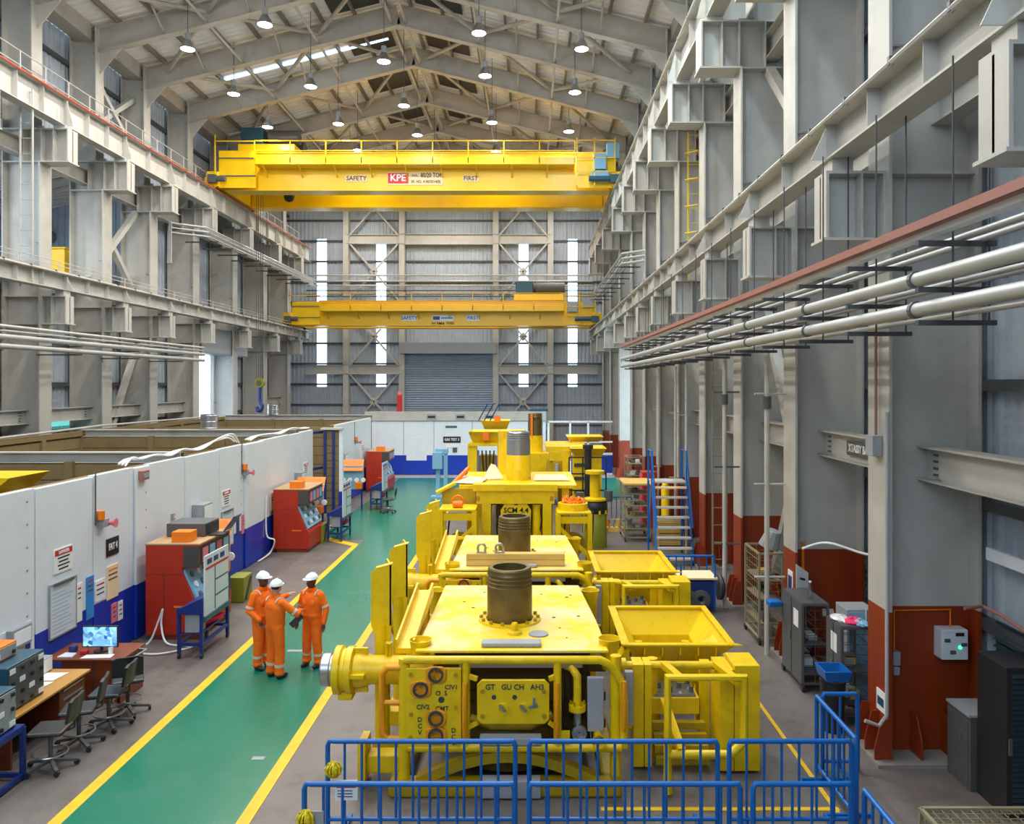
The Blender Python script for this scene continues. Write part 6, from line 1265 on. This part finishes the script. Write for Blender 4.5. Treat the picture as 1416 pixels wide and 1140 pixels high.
# crates and cages farther along
cage(3.25,4.1,27.2,28.6,1.92,m_cage,'pale wire cage stacked with boxes beside the stair ladder',step=.3,shelves=(.4,.8,1.2,1.6))
cage(4.1,4.75,33.5,34.5,2.3,m_cage,'tall pale wire cage by the bright right doorway',step=.3,shelves=(.5,1.0,1.5,2.0))
tag(MB().box(3.2,4.2,27.1,28.7,1.94,2.0).build('plywood_lid', m_woodl), 'plywood lid on the wire cage beside the stair ladder', 'lid')
t = thing('wooden_crate', 'low wooden crate behind the stair ladder', 'crate', (4.6,26.4,0))
for k in range(4): MB().box(4.15,5.0,26.0,26.05,.12+.2*k,.28+.2*k).build('slat', m_woodl, t)
for x in (4.18,4.97): MB().box(x-.04,x+.04,25.96,26.0,0,.92).build('batten', m_woodl, t)
MB().box(4.15,5.0,26.05,26.9,.1,.9).build('body', m_wood, t)
t = thing('gas_bottle', 'yellow cylinder standing behind the stair ladder', 'cylinder', (4.55,26.95,0)); MB().lathe((4.6,27.07,0),(0,0,1),[(.14,0),(.14,1.9),(.08,2.05),(.04,2.1)],14).build('body', m_crane, t, True); MB().cyl((4.6,27.07,2.1),(4.6,27.07,2.2),.05,n=8).build('valve', m_dgrey, t)
t = thing('red_locker', 'red and lavender locker beside the far wire cage', 'locker', (4.5,30.0,0)); MB().box(4.2,4.75,29.7,30.4,0,2.1).build('body', m_redcab, t, bev=.02); MB().box(4.18,4.2,29.75,30.35,.1,2.0).build('door', m_pink, t)
cr_ = thing('parts_pallet', 'wooden pallet with small parts by the blue barrier near the right doorway', 'pallet', (3.2,28.6,0))
for k in range(5): MB().box(2.75+.18*k,2.88+.18*k,29.0,29.9,.12,.15).build('slat', m_woodl, cr_)
for y in (29.0,29.4,29.8): MB().box(2.75,3.6,y,y+.1,0,.12).build('runner', m_woodl, cr_)
for k in range(4): MB().cyl((2.85+.2*k,29.4,.15),(2.85+.2*k,29.4,.4),.09,n=10).build('part', (m_orange,m_grey,m_woodl,m_grey)[k], cr_, True)
# ------------------------------------------------------------------ people
def bake(o, vox=.008, sm=4):
    m = o.modifiers.new('r', 'REMESH'); m.mode = 'VOXEL'; m.voxel_size = vox; m.use_smooth_shade = True
    s_ = o.modifiers.new('s', 'SMOOTH'); s_.iterations = sm; s_.factor = .5
    me = D.meshes.new_from_object(o.evaluated_get(bpy.context.evaluated_depsgraph_get())); mats = [x for x in o.data.materials]
    o.modifiers.clear(); me.materials.clear()
    for x in mats: me.materials.append(x)
    me.shade_smooth(); o.data = me
def hand(mb, w_, dirv, side, curl=.5, point=False):
    d_ = Vector(dirv).normalized(); pn = Vector((0,-1,0)) if abs(d_.y) < .7 else Vector((0,0,-1)); sd = d_.cross(pn).normalized(); pn = sd.cross(d_).normalized()
    w_ = Vector(w_); pal = w_+d_*.045
    mb.cap(w_, w_+d_*.05, .028, .03); 
    for k in (-1.2,-.4,.4,1.2): mb.cap(w_+d_*.03+sd*k*.014, w_+d_*.085+sd*k*.02, .013, .012, 8)
    for k, L_ in zip((-1.5,-.5,.5,1.5), (.07,.085,.08,.06)):
        b = w_+d_*.09+sd*k*.019; cu = 0 if (point and k == .5) else curl
        m1 = b+(d_*math.cos(cu)+pn*math.sin(cu))*L_*.55; m2 = m1+(d_*math.cos(2*cu)+pn*math.sin(2*cu))*L_*.45; mb.cap(b, m1, .0095, .009, 8); mb.cap(m1, m2, .009, .0075, 8)
    b = w_+d_*.03+sd*side*.03; m1 = b+(d_*.6+sd*side*.6+pn*.4).normalized()*.04; mb.cap(b, m1, .012, .01, 8); mb.cap(m1, m1+(d_*.9+pn*.4).normalized()*.03, .01, .008, 8)
def person(loc, rz, lab, skin, arms, stance=.1, H=1.0, headturn=0.0, lean=0.0, points=(False, False), pad=None):
    S_ = H; b = MB()
    hz, sz = .93, 1.43
    def q(x, y, z): return Vector((x, y+lean*max(0, z-.9), z))*S_
    # body (skin): one continuous surface
    Rh = Euler((0, 0, headturn)).to_matrix()
    hc = q(0, -.02, 1.635)
    def hq(x, y, z): return hc+(Rh @ Vector((x, y, z)))*S_
    b.ell(hc, .076*S_, .095*S_, .115*S_, 18, 12); b.cap(hq(0,-.045,-.055), hq(0,-.05,-.075), .05*S_, .042*S_)
    b.cap(hq(0,-.09,.005), hq(0,-.108,-.03), .012*S_, .017*S_, 8); b.cap(hq(-.022,-.09,-.068), hq(.022,-.09,-.068), .011*S_, None, 8)
    b.cap(hq(-.045,-.078,.025), hq(.045,-.078,.025), .016*S_, None, 8)
    for s in (-1, 1): b.ell(hq(s*.078,.005,-.01), .014*S_, .03*S_, .036*S_)
    b.cap(q(0,.0,1.4), q(0,-.005,1.56), .06*S_, .055*S_); b.cap(q(0,0,1.0), q(0,0,1.3), .12*S_, .14*S_)
    for s in (-1, 1): b.cap(q(0,0,1.36), q(s*.15,0,1.38), .08*S_, .06*S_); b.cap(q(s*.08,0,.93), q(s*stance,0,.1), .07*S_, .045*S_)
    for k, s in enumerate((-1, 1)):
        e, w_, dv = arms[k]; sh = q(s*.18, 0, 1.38); e = Vector(e)*S_; w_ = Vector(w_)*S_; b.cap(sh, e, .045*S_, .038*S_); b.cap(e, w_, .036*S_, .026*S_); hand(b, w_, dv, -s if rz else -s, .35, points[k])
    body = b.build('person', skin); body.location = (0,0,0); me0 = b.mesh('person'); me0.materials.append(skin); body.data = me0
    bake(body, .0065, 3); tag(body, lab, 'person', None)
    eb_ = MB()
    for s in (-1, 1): eo = MB().ell(hq(s*.03,-.088,.008), .012*S_, .008*S_, .008*S_, 8, 6).build('eye', m_ink, body, True)
    def part(mb, name, mat, vox=None, sm=4):
        o = mb.build(name, mat, body, True)
        if vox: bake(o, vox, sm)
        return o
    # coverall
    c = MB()
    c.cap(q(0,.005,.98), q(0,.01,1.12), .15*S_, .15*S_); c.cap(q(0,.01,1.12), q(0,0,1.3), .15*S_, .16*S_)
    for s in (-1, 1):
        c.cap(q(s*.05,.0,1.0), q(s*.08,0,1.28), .135*S_, .14*S_); c.cap(q(0,0,1.36), q(s*.155,0,1.37), .1*S_, .085*S_)
        c.cap(q(s*.085,.01,.93), q(s*(.09+stance)/2*1.02,-.015,.5), .118*S_, .09*S_); c.cap(q(s*(.09+stance)/2*1.02,-.015,.5), q(s*stance,.01,.12), .092*S_, .082*S_)
        c.ell(q(s*stance,.005,.11), .09*S_, .095*S_, .06*S_); c.ell(q(s*.07,.045,.93), .1*S_, .09*S_, .11*S_)
    c.ell(q(0,.0,.9), .15*S_, .12*S_, .1*S_); c.cap(q(-.05,0,1.45), q(.05,0,1.45), .07*S_, None); c.ell(q(-.085,-.138,1.24), .055*S_, .016*S_, .06*S_); c.ell(q(.085,-.138,1.24), .055*S_, .016*S_, .06*S_)
    c.cap(q(-.06,-.01,1.0), q(.06,-.01,1.0), .135*S_, None)
    for k, s in enumerate((-1, 1)):
        e, w_, dv = arms[k]; sh = q(s*.18, 0, 1.38); e = Vector(e)*S_; w_ = Vector(w_)*S_; c.cap(sh, e, .078*S_, .064*S_); c.cap(e, w_-(w_-e).normalized()*.02, .062*S_, .05*S_)
    part(c, 'coverall', m_dorange, .011, 4)
    # collar, reflective bands, belt seam
    co = MB(); co.lathe(q(0,-.01,1.475), (0,-.2,1), [(.085*S_,0),(.078*S_,.05),(.068*S_,.05)], 18, False); part(co, 'collar', m_dorange)
    for k, s in enumerate((-1, 1)):
        e, w_, dv = arms[k]; sh = q(s*.18,0,1.38); e = Vector(e)*S_; m_ = sh.lerp(e, .8); d_ = (e-sh).normalized(); r1 = .0715*S_
        part(MB().lathe(m_-d_*.022, d_, [(r1+.004,0),(r1+.004,.044),(r1-.01,.044),(r1-.01,0)], 18, False), 'reflective_band', m_refl)
        part(MB().lathe(q(s*stance*.98,.005,.22), (0,0,1), [(.088*S_,0),(.09*S_,.05),(.07*S_,.05),(.07*S_,0)], 18, False), 'reflective_band', m_refl)
        part(MB().tube([q(s*.13,-.115,1.395), q(s*.13,-.07,1.447), q(s*.13,.0,1.466), q(s*.13,.06,1.452), q(s*.13,.105,1.4)], .014*S_, 6), 'shoulder_stripe', m_refl)
        bo = MB().ell(q(s*stance,-.05,.045), .052*S_, .135*S_, .05*S_); bo.cap(q(s*stance,.02,.05), q(s*stance,.02,.14), .05*S_, .05*S_); bo.v = [(a, b2, max(.002, c2)) for a, b2, c2 in bo.v]; part(bo, 'boot', m_boot, .009, 3)
    # hair and helmet
    hr_ = MB().ell(hq(0,.012,.03), .08*S_, .092*S_, .098*S_, 16, 10); part(hr_, 'hair', m_ink)
    hm = MB(); prof = []
    for i in range(9): a = PI/2*i/8; prof.append((.128*math.cos(a)*S_, .115*math.sin(a)*S_))
    hb_ = MB().lathe(hq(0,.0,.04), (0,0,1), prof, 28, False); fw = Rh @ Vector((0,-1,0)); rt = Rh @ Vector((1,0,0))
    hv = []
    for v_ in hb_.v: r_ = Vector(v_)-hq(0,0,.04); hv.append(tuple(hq(0,0,.04)+rt*r_.dot(rt)*.9+fw*r_.dot(fw)*1.08+Vector((0,0,r_.z))))
    hb_.v = hv; hm = part(hb_, 'helmet', m_helmet)
    n_ = 20; br = [hq(0,0,.042)+rt*.116*math.cos(2*PI*i/n_)*S_*1.04+fw*(.14*math.sin(2*PI*i/n_)+(.045 if math.sin(2*PI*i/n_) > .5 else 0))*S_ for i in range(n_)]
    MB().prism(br, (0,0,.012)).build('brim', m_helmet, hm, True)
    MB().tube([hq(0,.12,.08), hq(0,.07,.145), hq(0,0,.16), hq(0,-.07,.145), hq(0,-.125,.08)], .012*S_, 6).build('ridge', m_helmet, hm, True)
    body.location = loc; body.rotation_euler.z = rz
    return body
person((-4.16,15.2,0), -.35, 'person in orange coverall and white helmet standing alone with arms down, right of the pair', m_skin,
       (((-.29,.03,1.12),(-.31,-.04,.86),(-.02,-.08,-1)), ((.29,.03,1.12),(.28,-.04,.86),(.0,-.1,-1))), stance=.13, H=1.0, headturn=-.3)
person((-4.68,14.62,0), 2.55, 'person in orange coverall seen from behind, pointing with an outstretched arm', m_skinl,
       (((-.34,-.2,1.16),(-.16,-.42,1.14),(.3,-1,.05)), ((.32,-.22,1.28),(.2,-.44,1.38),(-.3,-1,.3))), stance=.12, H=1.01, headturn=.5, points=(False, True))
person((-5.08,15.1,0), 1.0, 'person in orange coverall and white helmet at the left, half hidden behind the pointing one', m_skin,
       (((-.28,.02,1.12),(-.2,-.18,.95),(.2,-.4,-.9)), ((.28,.02,1.12),(.2,-.18,.95),(-.2,-.4,-.9))), stance=.11, H=1.03, headturn=.1)
cb = tag(MB().obox((-4.34,14.78,1.0), (.0,.012,.0), (.1,0,.1), (-.04,0,.04)).build('clipboard', m_dark), 'dark folder held between the standing people', 'folder')
